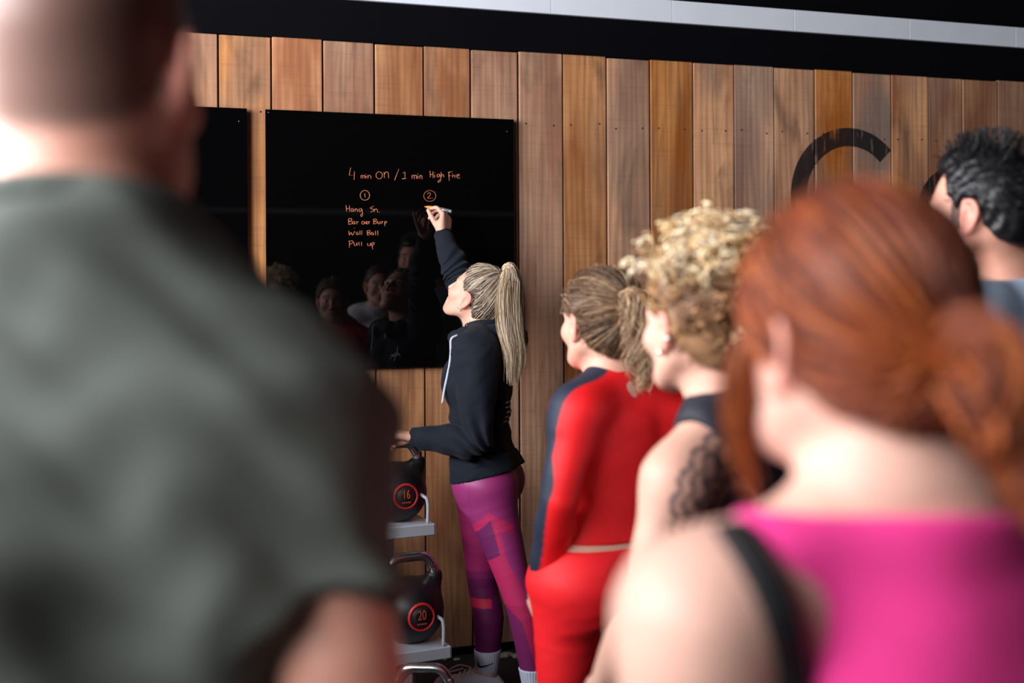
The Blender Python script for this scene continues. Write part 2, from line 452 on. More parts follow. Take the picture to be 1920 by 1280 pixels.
    def grad(s, V, e=0.0015):
        d0 = s.eval(V); s.last = d0
        g = np.stack([s.eval(V + np.eye(3)[i] * e) - d0 for i in range(3)], 1)
        return g / (np.linalg.norm(g, axis=1, keepdims=True) + 1e-9)
    def cast(s, o, d, tmax=1.0):
        o = np.atleast_2d(np.asarray(o, float)).copy(); d = np.asarray(d, float) / np.linalg.norm(d); t = np.zeros(len(o))
        for _ in range(60):
            v = s.eval(o + d * t[:, None], pad=0.2); t += np.clip(v, -0.02, 0.04) * 0.8
        return o + d * t[:, None]
def surface_nets(D, lo, vox):
    neg = D < 0
    c = np.zeros(tuple(np.array(D.shape) - 1), np.int8)
    for dx in (0, 1):
        for dy in (0, 1):
            for dz in (0, 1): c += neg[dx:D.shape[0] - 1 + dx, dy:D.shape[1] - 1 + dy, dz:D.shape[2] - 1 + dz]
    cell = np.argwhere((c > 0) & (c < 8))
    if not len(cell): return np.zeros((0, 3)), np.zeros((0, 4), int)
    idx = np.full(c.shape, -1, np.int32); idx[cell[:, 0], cell[:, 1], cell[:, 2]] = np.arange(len(cell))
    corner = np.array([(x, y, z) for x in (0, 1) for y in (0, 1) for z in (0, 1)])
    val = np.stack([D[cell[:, 0] + q[0], cell[:, 1] + q[1], cell[:, 2] + q[2]] for q in corner], 1)
    acc = np.zeros((len(cell), 3)); cnt = np.zeros(len(cell))
    for i in range(8):
        for j in range(i + 1, 8):
            if np.abs(corner[i] - corner[j]).sum() != 1: continue
            a, b = val[:, i], val[:, j]; mk = (a < 0) != (b < 0)
            t = np.where(mk, a / np.where(mk, a - b, 1), 0)[:, None]
            acc += np.where(mk[:, None], corner[i] + t * (corner[j] - corner[i]), 0); cnt += mk
    V = lo + (cell + acc / cnt[:, None]) * vox
    Fs = []
    for ax in range(3):
        a1, a2 = (ax + 1) % 3, (ax + 2) % 3
        s0 = [slice(None)] * 3; s1 = [slice(None)] * 3; s0[ax] = slice(0, -1); s1[ax] = slice(1, None)
        n0, n1 = neg[tuple(s0)], neg[tuple(s1)]
        e = np.argwhere(n0 != n1)
        e = e[(e[:, a1] > 0) & (e[:, a2] > 0) & (e[:, a1] < D.shape[a1] - 1) & (e[:, a2] < D.shape[a2] - 1)]
        if not len(e): continue
        fl = n0[e[:, 0], e[:, 1], e[:, 2]]
        q = []
        for (p, r) in ((1, 1), (0, 1), (0, 0), (1, 0)):
            k = e.copy(); k[:, a1] -= p; k[:, a2] -= r; q.append(idx[k[:, 0], k[:, 1], k[:, 2]])
        q = np.stack(q, 1); q[~fl] = q[~fl][:, ::-1]; Fs.append(q)
    Fq = np.concatenate(Fs); Fq = Fq[(Fq >= 0).all(1)]
    return V, Fq
def sdf_obj(name, S, vox, mat, parent, colf, boxes=(), extra=None, newton=True):
    V, Q = S.mesh(vox); parts = [(V, Q)]
    if boxes:
        for lo, hi, _ in boxes:
            lo = np.asarray(lo) + vox * 1.2; hi = np.asarray(hi) - vox * 1.2
            ins = ((V > lo) & (V < hi)).all(1); Q = Q[~ins[Q].all(1)]
        parts = [(V, Q)] + [S.mesh(v, lo, hi) for lo, hi, v in boxes]
    Vs, Qs, b = [], [], 0
    for v, q in parts: Vs.append(v); Qs.append(q + b); b += len(v)
    V = np.concatenate(Vs); Q = np.concatenate(Qs)
    if newton and len(V):
        g_ = S.grad(V); V = V - g_ * np.clip(S.last, -vox * 0.5, vox * 0.5)[:, None]
    used = np.unique(Q); mp = np.full(len(V), -1); mp[used] = np.arange(len(used)); V = V[used]; Q = mp[Q]
    col = colf(V) if callable(colf) else np.broadcast_to(np.array(lin(colf)), (len(V), 3))
    return obj(name, raw_mesh(name, V, Q, True, col, {k: f(V) for k, f in (extra or {}).items()}), mat, parent)
def sines(seed, dirs, amp, freq, n=5):
    r = np.random.default_rng(seed); K = []
    for _ in range(n):
        d = np.array(dirs) * r.normal(1, 0.35, 3) * r.choice([-1, 1], 3); d /= np.linalg.norm(d)
        K.append((d * freq * r.uniform(0.6, 1.5), r.uniform(0, 6.28), r.uniform(0.5, 1)))
    def f(Q):
        o = 0
        for kv, ph, a in K: o = o + a * np.sin(Q @ kv.astype(np.float32) + ph + 0.8 * np.sin(Q @ (kv[[2, 0, 1]] * 0.6).astype(np.float32)))
        return (o * (amp / len(K))).astype(np.float32)
    return f

# ------------------------------------------------------------------ people: head, hand, body
def head_template(male=False):
    S = SDF(); j = 1.12 if male else 1.0
    S.ell((0, -0.012, 0.042), (0.075, 0.096, 0.088), k=0.0)
    S.ell((0, 0.030, 0.0), (0.062, 0.060, 0.090), k=0.025)
    S.tube([(-0.054 * j, -0.002, -0.045), (-0.038 * j, 0.045, -0.083), (0, 0.066, -0.094), (0.038 * j, 0.045, -0.083), (0.054 * j, -0.002, -0.045)], [0.018, 0.018, 0.016, 0.018, 0.018], k=0.035)
    S.ell((0, 0.073, -0.096), (0.018 * j, 0.015, 0.014), k=0.018)
    for s in (-1, 1): S.ell((s * 0.040, 0.056, -0.018), (0.027, 0.030, 0.027), k=0.02)
    S.ell((0, 0.070, -0.060), (0.030, 0.021, 0.026), k=0.022)
    S.tube([(-0.046, 0.068, 0.029), (-0.018, 0.083, 0.030), (0.018, 0.083, 0.030), (0.046, 0.068, 0.029)], [0.009 * j] * 4, k=0.014)
    for s in (-1, 1): S.ell((s * 0.031, 0.100, 0.011), (0.020, 0.017, 0.012), k=0.012, mode='s')
    for s in (-1, 1): S.ell((s * 0.031, 0.0745, 0.011), (0.0155, 0.0125, 0.0125), k=0.004)
    S.tube([(0, 0.086, 0.024), (0, 0.099, -0.004), (0, 0.1085, -0.026)], [0.0062, 0.0074 * j, 0.0088 * j], k=0.009)
    for s in (-1, 1): S.ell((s * 0.0110 * j, 0.096, -0.032), (0.0085, 0.0105, 0.0075), k=0.006)
    S.tube([(-0.023, 0.079, -0.062), (-0.008, 0.0895, -0.0585), (0.008, 0.0895, -0.0585), (0.023, 0.079, -0.062)], [0.003, 0.0048, 0.0048, 0.003], k=0.004)
    S.tube([(-0.020, 0.079, -0.068), (0, 0.0885, -0.0695), (0.020, 0.079, -0.068)], [0.0035, 0.0055, 0.0035], k=0.004)
    S.tube([(-0.023, 0.0865, -0.0645), (0, 0.0960, -0.0640), (0.023, 0.0865, -0.0645)], [0.0010, 0.0014, 0.0010], k=0.003, mode='s')
    for s in (-1, 1):
        a = s * 0.35; Rm = np.array([[math.cos(a), -math.sin(a), 0], [math.sin(a), math.cos(a), 0], [0, 0, 1]]).T
        S.ell((s * 0.0775, -0.012, -0.002), (0.007, 0.018, 0.031), Rm, k=0.006)
        S.tube([(s * 0.076, 0.004, 0.008), (s * 0.083, -0.002, 0.027), (s * 0.088, -0.020, 0.028), (s * 0.089, -0.030, 0.008), (s * 0.082, -0.018, -0.022), (s * 0.077, -0.006, -0.031)], [0.0032, 0.004, 0.0045, 0.0045, 0.0045, 0.006], k=0.005)
        S.ell((s * 0.089, -0.009, 0.001), (0.008, 0.0095, 0.016), Rm, k=0.004, mode='s')
    return S
HEADS = {False: head_template(False), True: head_template(True)}
def norm(v): v = np.asarray(v, float); return v / np.linalg.norm(v)
class Head:
    def __init__(h, c, yaw, pitch, roll, scale, male):
        y, p, r = [math.radians(a) for a in (yaw, pitch, roll)]
        f = np.array([math.sin(y) * math.cos(p), math.cos(y) * math.cos(p), math.sin(p)])
        rt = np.array([math.cos(y), -math.sin(y), 0]); up = np.cross(rt, f)
        rt, up = rt * math.cos(r) + up * math.sin(r), up * math.cos(r) - rt * math.sin(r)
        h.c = np.asarray(c, float); h.R = np.stack([rt, f, up], 1); h.s = scale; h.male = male
    def w(h, p): return h.c + (np.asarray(p, float) * h.s) @ h.R.T
    def l(h, Q): return ((Q - h.c) @ h.R / h.s).astype(np.float32)
    def box(h, r=0.16): return h.c - r * h.s, h.c + r * h.s
def add_head(S, h):
    T = HEADS[h.male]; lo, hi = h.box(0.15)
    S.add(lambda Q: T.eval(h.l(Q)) * h.s, lo, hi, 0.03)
def add_hand(S, w, d, n, left, curls, spread=0.0, thumb=(0.62, 0.62, 0.42), tb=(10, 15, 15), s=1.0):
    d = norm(d); n = np.asarray(n, float); n = norm(n - d * np.dot(n, d)); t = np.cross(n, d) if left else np.cross(d, n)
    w = np.asarray(w, float); Q = lambda a, b, c: w + (d * a + t * b + n * c) * s
    kn = [(0.088, 0.027), (0.091, 0.008), (0.086, -0.011), (0.078, -0.028)]
    for (a, b) in kn: S.tube([Q(-0.01, b * 0.45, 0), Q(a * 0.55, b * 0.9, -0.003), Q(a, b, -0.004)], np.array([0.016, 0.0135, 0.0105]) * s, k=0.012, sub=3)
    S.tube([Q(0.02, 0.018, 0.008), Q(0.05, 0.026, 0.010)], np.array([0.015, 0.012]) * s, k=0.012)
    LEN = [(0.043, 0.026, 0.020), (0.047, 0.030, 0.021), (0.043, 0.028, 0.020), (0.033, 0.021, 0.018)]
    for i, (a, b) in enumerate(kn):
        p = Q(a, b, -0.003); ang = 0; pts = [p]; sp = (1.5 - i) * spread
        for L, c in zip(LEN[i], curls[i]):
            ang += math.radians(c); dr = d * math.cos(ang) + n * math.sin(ang) + t * sp
            p = p + norm(dr) * L * s; pts.append(p)
        S.tube(pts, np.array([0.0092, 0.0084, 0.0074, 0.0062]) * s * (0.9 if i == 3 else 1), k=0.0035, sub=3)
    p = Q(0.018, 0.016, 0.006); v = norm(d * thumb[0] + t * thumb[1] + n * thumb[2]); pts = [p]
    ax = norm(np.cross(v, d)) if np.linalg.norm(np.cross(v, d)) > 0.05 else n
    for L, c in zip((0.042, 0.034, 0.026), tb):
        an = math.radians(c); v = norm(v * math.cos(an) + np.cross(ax, v) * math.sin(an)); p = p + v * L * s; pts.append(p)
    S.tube(pts, np.array([0.0145, 0.0115, 0.0098, 0.0078]) * s, k=0.006, sub=3)
    return t
RELAX = [(22, 28, 18), (28, 34, 20), (32, 38, 22), (36, 40, 24)]
FIST = [(70, 85, 50)] * 4

class Body:
    """joint layout of a standing figure; overrides replace single joints"""
    def __init__(b, X, Y, H, yaw, male, head, ov=None, lean=(0, 0), girth=1.0, bw=1.0, bust=1.0, armk=0.010):
        ov = ov or {}; y = math.radians(yaw); b.H, b.male, b.head, b.g, b.bust, b.armk = H, male, head, girth, bust, armk
        b.f = np.array([math.sin(y), math.cos(y), 0]); b.r = np.array([math.cos(y), -math.sin(y), 0]); b.u = np.array([0, 0, 1.0])
        b.ax = np.stack([b.r, b.f, b.u], 1); b.O = np.array([X, Y, 0.0])
        lx, ly = lean; b.lean = lean                      # offset of the shoulders against the pelvis (right, forward)
        k = H / (1.8 if male else 1.65)
        sh = (0.185 if male else 0.155) * k * bw; b.k = k
        J = {}
        def at(z, rx=0.0, fy=0.0):
            t = np.clip((z - 0.52) / 0.30, -0.2, 1.2)
            return b.O + b.r * (rx + lx * t) + b.f * (fy + ly * t) + b.u * (z * H)
        b.at = at
        for sd, n in ((-1, 'L'), (1, 'R')):
            J['sh' + n] = at(0.805, sd * sh, -0.01); J['el' + n] = at(0.625, sd * (sh + 0.05 * k), -0.035); J['wr' + n] = at(0.49, sd * (sh + 0.06 * k), 0.03)
            J['hip' + n] = at(0.51, sd * 0.085 * k, 0.0); J['kn' + n] = at(0.275, sd * 0.088 * k, 0.015) - b.r * lx * -0.0; J['an' + n] = at(0.05, sd * 0.085 * k, -0.02)
            J['to' + n] = None
        J['nb'] = at(0.838, 0, -0.015)
        for q, v in ov.items(): J[q] = np.asarray(v, float)
        for n in 'LR':
            if J['to' + n] is None: J['to' + n] = J['an' + n] * np.array([1, 1, 0]) + b.f * 0.17 * k + b.r * (0.03 if n == 'R' else -0.03) + b.u * 0.03
        b.J = J
        g = girth * k
        if male:
            sec = [(0.46, 0.10, 0.08, 0.09), (0.50, 0.165, 0.105, 0.115), (0.54, 0.170, 0.110, 0.115), (0.61, 0.150, 0.110, 0.085), (0.67, 0.160, 0.115, 0.090), (0.73, 0.178, 0.120, 0.105),
                   (0.775, 0.178, 0.105, 0.105), (0.810, 0.140, 0.070, 0.085), (0.835, 0.085, 0.050, 0.065), (0.855, 0.058, 0.045, 0.055)]
        else:
            sec = [(0.46, 0.10, 0.08, 0.10), (0.50, 0.168, 0.100, 0.125), (0.53, 0.168, 0.100, 0.120), (0.575, 0.140, 0.098, 0.090), (0.62, 0.120, 0.090, 0.075), (0.68, 0.130, 0.098, 0.080), (0.725, 0.140, 0.125, 0.090),
                   (0.765, 0.142, 0.100, 0.092), (0.802, 0.112, 0.060, 0.075), (0.828, 0.070, 0.045, 0.055), (0.85, 0.050, 0.040, 0.048)]
        b.sec = []
        for z, w, df, db in sec:
            t = np.clip((z - 0.52) / 0.30, -0.2, 1.2)
            if z == 0.725: df = 0.098 + 0.027 * bust
            b.sec.append((z * H, lx * t, ly * t - 0.005, w * g, df * g, db * g))
    def armpts(b, n):
        J = b.J; s, e, w = J['sh' + n], J['el' + n], J['wr' + n]
        k = b.k * (1.16 if b.male else 1.0) * (0.5 + 0.5 * b.g)
        return [s, s * 0.6 + e * 0.4, e, e * 0.68 + w * 0.32, w], np.array([0.058, 0.047, 0.038, 0.039, 0.026]) * k
    def legpts(b, n):
        J = b.J; h, kn, a = J['hip' + n], J['kn' + n], J['an' + n]; k = b.k * (0.4 + 0.6 * b.g)
        bk = -b.f * 0.018 * k
        return [h - b.u * 0.02, h * 0.6 + kn * 0.4, kn, kn * 0.65 + a * 0.35 + bk, a + b.u * 0.03], np.array([0.092, 0.078, 0.053, 0.055, 0.035]) * k
    def field(b, hands=None):
        S = SDF(); J = b.J; h = b.head
        S.loft(b.O, b.ax, b.sec, k=0.0)
        if not b.male:
            for s in (-1, 1): S.ell(b.at(0.722, s * 0.066 * b.k, (0.036 + 0.040 * b.bust) * b.k), np.array([0.052, 0.050, 0.052]) * b.k * b.g, k=0.04)
        for s in (-1, 1): S.ell(b.at(0.495, s * 0.075 * b.k, -0.052 * b.k), np.array([0.086, 0.076, 0.092]) * b.k * b.g, k=0.05)
        for n in 'LR':
            p, r = b.armpts(n)
            if b.armk < 0.03: S.tube([p[0], p[0] * 0.62 + p[1] * 0.38], [r[0], r[0] * 0.62 + r[1] * 0.38], k=0.05)
            S.tube(p, r, k=b.armk)
            p, r = b.legpts(n); S.tube(p, r, k=0.05)
            a, t = J['an' + n], J['to' + n]
            S.tube([a + b.u * 0.03, a * 0.6 + t * 0.4 - b.u * 0.01 * 0, t], np.array([0.034, 0.034, 0.026]) * b.k, k=0.03)
            S.tube([J['nb'] * 0.55 + h.w((0, -0.03, -0.05)) * 0.45, J['nb'] * 0.5 + J['sh' + n] * 0.5 + b.u * 0.008, J['sh' + n]], np.array([0.036, 0.042, 0.045]) * b.k, k=0.05)
        nr = (0.064 if b.male else 0.051) * b.k
        S.tube([J['nb'] - b.u * 0.02, J['nb'] * 0.5 + h.w((0, -0.022, -0.03)) * 0.5 + b.f * 0.005, h.w((0, -0.020, -0.02))], [nr * 1.18, nr, nr * 1.02], k=0.035)
        add_head(S, h)
        hands = hands or {}
        b.hb = []
        for n in 'LR':
            w, e = J['wr' + n], J['el' + n]
            hd = dict(d=norm(norm(w - e) + b.f * 0.15), n=(b.r if n == 'L' else -b.r), curls=RELAX); hd.update(hands.get(n, {}))
            s = hd.pop('s', (1.08 if b.male else 0.96) * b.k)
            add_hand(S, w, hd.pop('d'), hd.pop('n'), n == 'L', hd.pop('curls'), s=s, **hd)
            b.hb.append((w - 0.23 * s, w + 0.23 * s))
        b.S = S
        return S
def skin_color(b, base, lips=(186, 96, 92), brow=(110, 80, 60), beard=None, stubble=None, blush=(225, 140, 125), tattoo=None):
    h = b.head; B = np.array(lin(base))
    def f(V):
        c = np.tile(B, (len(V), 1)); L = h.l(V); ok = (np.abs(L) < 0.16).all(1)
        x, y, z = np.abs(L[:, 0]), L[:, 1], L[:, 2]
        def mixc(m_, col, a=1.0):
            mm = (np.clip(m_, 0, 1) * a)[:, None]; c[:] = c * (1 - mm) + np.array(lin(col)) * mm
        g = lambda d, w: np.exp(-(d / w) ** 2)
        mixc(ok * g(np.sqrt((x - 0.045) ** 2 + (z + 0.025) ** 2), 0.025) * (y > 0.03), blush, 0.35)
        mixc(ok * (x > 0.072) * (np.abs(z) < 0.045), blush, 0.55)
        mixc(ok * (y > 0.07) * (x < 0.024) * (np.abs(z + 0.0645) < 0.0105 - x * 0.22), lips, 0.85)
        mixc(ok * (y > 0.045) * (x > 0.012) * (x < 0.05) * (np.abs(z - 0.033 - 0.004 * np.sin(x * 60)) < 0.005), brow, 0.85)
        if beard is not None:
            e = np.clip((0.012 - z) / 0.01 - 0, 0, 1) * (z < -0.005 + (y < 0.03) * 0.03)
            mk = ok * (y > -0.012) * (z > -0.125) * ((z < -0.042 + 0.3 * np.maximum(0, 0.05 - y)) | ((y < 0.03) & (z < 0.03))) * (x < 0.073)
            mixc(mk, beard, 0.85)
        if stubble is not None:
            zl = np.interp(y, [-0.12, -0.09, -0.05, -0.02, 0.02, 0.05, 0.075, 0.1], [-0.065, -0.06, -0.045, -0.01, 0.035, 0.05, 0.085, 0.095])
            mixc(ok * (x < 0.0765) * np.clip((z - zl) / 0.012, 0, 1), stubble, 0.8)
        if tattoo is not None: tattoo(V, c)
        return c
    return f
def make_person(label, b, base, vox, group, hands=None, skin_kw=None, fine=False, hvox=0.0042):
    S = b.field(hands)
    boxes = [(*b.head.box(0.15), hvox)] + ([(lo, hi, 0.0032 if fine else 0.0052) for lo, hi in b.hb])
    o = sdf_obj('person', S, vox, M['skin'], None, skin_color(b, base, **(skin_kw or {})), boxes)
    tag(o, label, 'person', group)
    for s in (-1, 1):      # eyeballs with iris
        c = b.head.w((s * 0.031, 0.0775, 0.011)); r = 0.0115 * b.head.s
        u = np.linspace(0, np.pi, 13); v = np.linspace(0, 2 * np.pi, 17)[:-1]
        L = np.stack([np.sin(u)[:, None] * np.cos(v), np.cos(u)[:, None] * np.ones_like(v), np.sin(u)[:, None] * np.sin(v)], -1).reshape(-1, 3)
        i = np.arange(12)[:, None]; j = np.arange(16)[None]; jn = (j + 1) % 16
        Q = np.stack([i * 16 + j, i * 16 + jn, (i + 1) * 16 + jn, (i + 1) * 16 + j], -1).reshape(-1, 4)
        a = np.repeat(u, 16)
        col = np.where((a < 0.22)[:, None], np.array(lin((15, 12, 10))), np.where((a < 0.55)[:, None], np.array(lin((84, 96, 88))), np.array(lin((225, 218, 212)))))
        e = obj('eye', raw_mesh('eye', c + L * r @ b.head.R.T, Q, True, col), M['eye'], o)
        e['label'] = 'eye'
    return o

# garments ------------------------------------------------------------
def loose(b, **kw):
    """torso profile with named changes: function of the height ratio"""
    return [(h, cx, cy, w * kw.get('w', 1) + kw.get('a', 0), df * kw.get('w', 1) + kw.get('a', 0), db * kw.get('w', 1) + kw.get('a', 0)) for h, cx, cy, w, df, db in b.sec]
def arm_part(b, n, t1, grow):
    """sleeve polyline from the shoulder to fraction t1 (0..2, 1 = elbow, 2 = wrist)"""
    p, r = b.armpts(n); A = catmull(np.concatenate([np.array(p), np.array(r)[:, None]], 1), 8)
    tt = np.interp(np.arange(len(A)) / 8, [0, 1, 2, 3, 4], [0, 0.4, 1, 1.32, 2])
    q = [np.array([np.interp(t, tt, A[:, i]) for i in range(4)]) for t in np.linspace(0, t1, 9)]
    q = np.array(q); return q[:, :3], q[:, 3] + grow
def leg_garment(b, grow, ztop, zcut, thick=0.0):
    S = SDF(); S.loft(b.O, b.ax, b.sec, k=0.0, grow=grow, hlim=(0.46 * b.H, ztop))
    for s in (-1, 1): S.ell(b.at(0.495, s * 0.075 * b.k, -0.052 * b.k), np.array([0.086, 0.076, 0.092]) * b.k * b.g + grow, k=0.05)
    for n in 'LR':
        p, r = b.legpts(n); S.tube(p, np.array(r) + grow, k=0.05)
    S.plane((0, 0, ztop), (0, 0, 1)); S.plane((0, 0, zcut), (0, 0, -1))
    return S
def make_shoes(b, parent, col, sole, sock=None, sock_top=0.2, vox=0.006, grow=0.004):
    for n in 'LR':
        a, t = b.J['an' + n], b.J['to' + n]; fw = norm((t - a) * np.array([1, 1, 0])); k = b.k
        gz = min(0.0, 0.0); hz = a[2] - 0.05 * b.H       # lifted heel
        heel = a - fw * 0.035 * k; S = SDF()
        S.tube([heel + np.array([0, 0, -a[2] + 0.045 + hz]), a * np.array([1, 1, 0]) + fw * 0.06 * k + np.array([0, 0, 0.05 + hz * 0.6]), t * np.array([1, 1, 0]) + np.array([0, 0, 0.036])], np.array([0.042, 0.045, 0.040]) * k, k=0.01)
        S.tube([a + np.array([0, 0, 0.02]), a * np.array([1, 1, 0]) + fw * 0.04 * k + np.array([0, 0, 0.06 + hz])], np.array([0.044, 0.045]) * k, k=0.03)
        S.plane((0, 0, 0.0), (0, 0, -1)); S.plane(a + np.array([0, 0, 0.025]), (fw[0] * -0.3, fw[1] * -0.3, 1))
        cu, cs = np.array(lin(col)), np.array(lin(sole))
        sdf_obj('shoe', S, vox, M['cloth'], parent, lambda V, hz=hz, cu=cu, cs=cs: np.where((V[:, 2] < 0.028 + hz * 0.5)[:, None], cs, cu))
        if sock:
            S2 = SDF(); p, r = b.legpts(n); S2.tube(p, np.array(r) + grow + 0.003, k=0.0); S2.plane((0, 0, sock_top), (0, 0, 1)); S2.plane((0, 0, a[2] - 0.0), (0, 0, -1))
            ph = np.arctan2
            c0 = a.copy()
            S2.disp(lambda Q, c0=c0: (0.0012 * np.sin(np.arctan2(Q[:, 1] - c0[1], Q[:, 0] - c0[0]) * 34)).astype(np.float32))
            sdf_obj('sock', S2, min(vox, 0.006) * 0.65, M['cloth'], parent, sock)

# hair -----------------------------------------------------------------
ZL_Y = np.array([-0.13, -0.095, -0.06, -0.035, -0.028, 0.004, 0.016, 0.045, 0.070, 0.12])
ZL_Z = np.array([-0.070, -0.068, -0.055, -0.030, 0.030, 0.034, 0.022, 0.045, 0.082, 0.092])
HC = np.array([0, -0.012, 0.042]); HR = np.array([0.075, 0.096, 0.088])
def hair_cap(h, grow, zl=None, nape=True, noise=None, extra=None, wig=0.0):
    S = SDF(); T = SDF()
    T.ell(HC, HR + grow, k=0.0)
    if nape: T.ell((0, -0.052, -0.02), (0.058 + grow * 0.7, 0.048 + grow, 0.062), k=0.03)
    y_, z_ = zl if zl else (ZL_Y, ZL_Z)
    T.inter(lambda Q: ((np.interp(Q[:, 1], y_, z_) - Q[:, 2]) * 0.75).astype(np.float32), 0.012)
    if extra: extra(T)
    lo, hi = h.box(0.24)
    S.add(lambda Q: T.eval(h.l(Q)) * h.s, lo, hi, 0.0)
    if noise: S.disp(noise)
    S.T = T
    return S
def on_cap(p, lift):
    d = (p - HC); q = np.sqrt(((d / (HR + lift)) ** 2).sum(-1, keepdims=True)); return HC + d / q
def combed(h, tie, n, lift, seed, pal, rad=0.0011, wave=0.002, zl=None, npt=12, T=None):
    """strands combed over the cap T (head coordinates) from their roots to the tie"""
    r = np.random.default_rng(seed); y_, z_ = zl if zl else (ZL_Y, ZL_Z)
    V, _ = T.mesh(0.008); zz = np.interp(V[:, 1], y_, z_); V = V[np.linalg.norm(V - tie, axis=1) > 0.03]
    zz = np.interp(V[:, 1], y_, z_); wgt = 1 + 5.0 * np.exp(-((V[:, 2] - zz) / 0.012) ** 2)
    p = V[r.choice(len(V), n, p=wgt / wgt.sum())] + r.normal(0, 0.003, (n, 3))
    t = np.linspace(0, 1, npt)[None, :, None]; line = p[:, None, :] * (1 - t) + tie * t
    ln = r.uniform(0.2, 1.2, (n, 1, 1)) * lift * np.sin(np.clip(t * 1.1 + 0.05, 0, 1) * np.pi * 0.5)
    Q = line + (line - HC) * 0.25 * np.sin(t * np.pi)            # start outside the cap, then settle on it
    e = 0.002
    for _ in range(5):
        F_ = Q.reshape(-1, 3).astype(np.float32); d0 = T.eval(F_, pad=0.1)
        g = np.stack([T.eval(F_ + np.eye(3)[i] * e, pad=0.1) - d0 for i in range(3)], 1); g /= np.linalg.norm(g, axis=1, keepdims=True) + 1e-9
        Q = (F_ - g * np.clip(d0 - ln.reshape(-1), -0.03, 0.03)[:, None]).reshape(n, npt, 3)
    w = np.clip((t - 0.80) / 0.20, 0, 1) ** 2; Q = Q * (1 - w) + (tie + r.normal(0, 0.005, (n, 1, 3))) * w
    Q = Q + np.sin(t * r.uniform(3, 8, (n, 1, 1)) + r.uniform(0, 6, (n, 1, 1))) * r.normal(0, wave, (n, 1, 3))
    cols = [np.array(lin(pal[r.integers(len(pal))])) * r.uniform(0.75, 1.2) for _ in range(n)]
    return [h.w(q) for q in Q], [np.linspace(1, 0.8, npt) * rad * r.uniform(0.6, 1.4) * h.s for _ in range(n)], cols
def hair_obj(parent, packs, name='hair', sides=3):
    lines, rads, cols = [], [], []
    for a, b_, c in packs: lines += a; rads += b_; cols += c
    V, Q, col = tubes_arrays(lines, rads, sides, cols, False)
    return obj(name, raw_mesh(name, V, Q, True, col), M['hair'], parent)
def tail(ctrl, widths, n, seed, pal, rad=0.0012, curl=0.0, cfreq=60, taper=True, npt=22, wav=0.004):
    """a hank of strands following control points (world)"""
    r = np.random.default_rng(seed); A = catmull(np.concatenate([np.asarray(ctrl, float), np.asarray(widths)[:, None]], 1), 8)
    s = np.linspace(0, 1, len(A)); lines, rads, cols = [], [], []
    T = np.gradient(A[:, :3], axis=0); T /= np.linalg.norm(T, axis=1, keepdims=True)
    up = np.array([0.3, 0.9, 0.2]); U = np.cross(T, up); U /= np.linalg.norm(U, axis=1, keepdims=True); W = np.cross(T, U)
    for _ in range(n):
        end = r.uniform(0.66, 1.0) if taper else 1.0; t = np.linspace(0, end, npt)
        cx = np.stack([np.interp(t, s, A[:, i]) for i in range(4)], 1); u = np.stack([np.interp(t, s, U[:, i]) for i in range(3)], 1); w = np.stack([np.interp(t, s, W[:, i]) for i in range(3)], 1)
        a, q = r.uniform(0, 6.28), math.sqrt(r.uniform(0, 1)); da = r.normal(0, 0.35)
        an = a + da * t
        off = (np.cos(an)[:, None] * u + np.sin(an)[:, None] * w) * (cx[:, 3:4] * q)
        L = cx[:, :3] + off + np.sin(t * r.uniform(4, 9) + r.uniform(0, 6))[:, None] * r.normal(0, wav, 3) * t[:, None]
        if curl:
            ph = r.uniform(0, 6.28); fr = cfreq * r.uniform(0.8, 1.2); cr = curl * r.uniform(0.6, 1.3) * np.clip(t * 4, 0, 1)[:, None]
            L = L + cr * (np.cos(t * fr + ph)[:, None] * u + np.sin(t * fr + ph)[:, None] * w)
        c = np.array(lin(pal[r.integers(len(pal))])) * r.uniform(0.75, 1.2)
        lines.append(L); cols.append(c); rads.append(np.linspace(1, 0.45, npt) * rad * r.uniform(0.6, 1.4))
    return lines, rads, cols

# ================================================================== THE ROOM
NV3 = Matrix(ROOM_M)
S0, S1, N1, HZ = -2.75, 7.0, 9.0, 3.7
def struct(o): o['kind'] = 'structure'; return o
struct(box('floor', (S0 - 0.3, -0.3, -0.1), (S1 + 0.2, N1 + 0.2, 0), M['floor'], M4=NV3))
struct(box('ceiling', (S0 - 0.3, -0.3, HZ), (S1 + 0.2, N1 + 0.2, HZ + 0.15), M['dark'], M4=NV3))
wb = struct(box('wall_back', (S0 - 0.2, -0.22, 0), (S1 + 0.1, -0.03, HZ), M['black_wall'], M4=NV3))
struct(box('wall_right', (S1, -0.03, 0), (S1 + 0.15, N1, HZ), M['dark'], M4=NV3))
struct(box('wall_rear', (S0, N1, 0), (S1, N1 + 0.15, HZ), M['dark'], M4=NV3))
# left wall with a wide high window opening
V, Q = [], []
wl = empty('wall_left'); struct(wl)
for lo, hi in (((S0 - 0.2, -0.03, 0), (S0, 0.6, HZ)), ((S0 - 0.2, 5.7, 0), (S0, N1, HZ)), ((S0 - 0.2, 0.6, 3.45), (S0, 5.7, HZ)), ((S0 - 0.2, 0.6, 0), (S0, 5.7, 1.70))):
    box('wall_panel', lo, hi, M['dark'], wl, M4=NV3)
dj = struct(empty('window_1'))
for lo, hi in (((S0 - 0.02, 0.54, 1.66), (S0 + 0.05, 0.64, 3.5)), ((S0 - 0.02, 5.66, 1.66), (S0 + 0.05, 5.76, 3.5)), ((S0 - 0.02, 0.64, 3.42), (S0 + 0.05, 5.66, 3.5)), ((S0 - 0.02, 0.64, 1.66), (S0 + 0.05, 5.66, 1.73))):
    box('window_frame', lo, hi, M['rack'], dj, M4=NV3, bev=0.005)
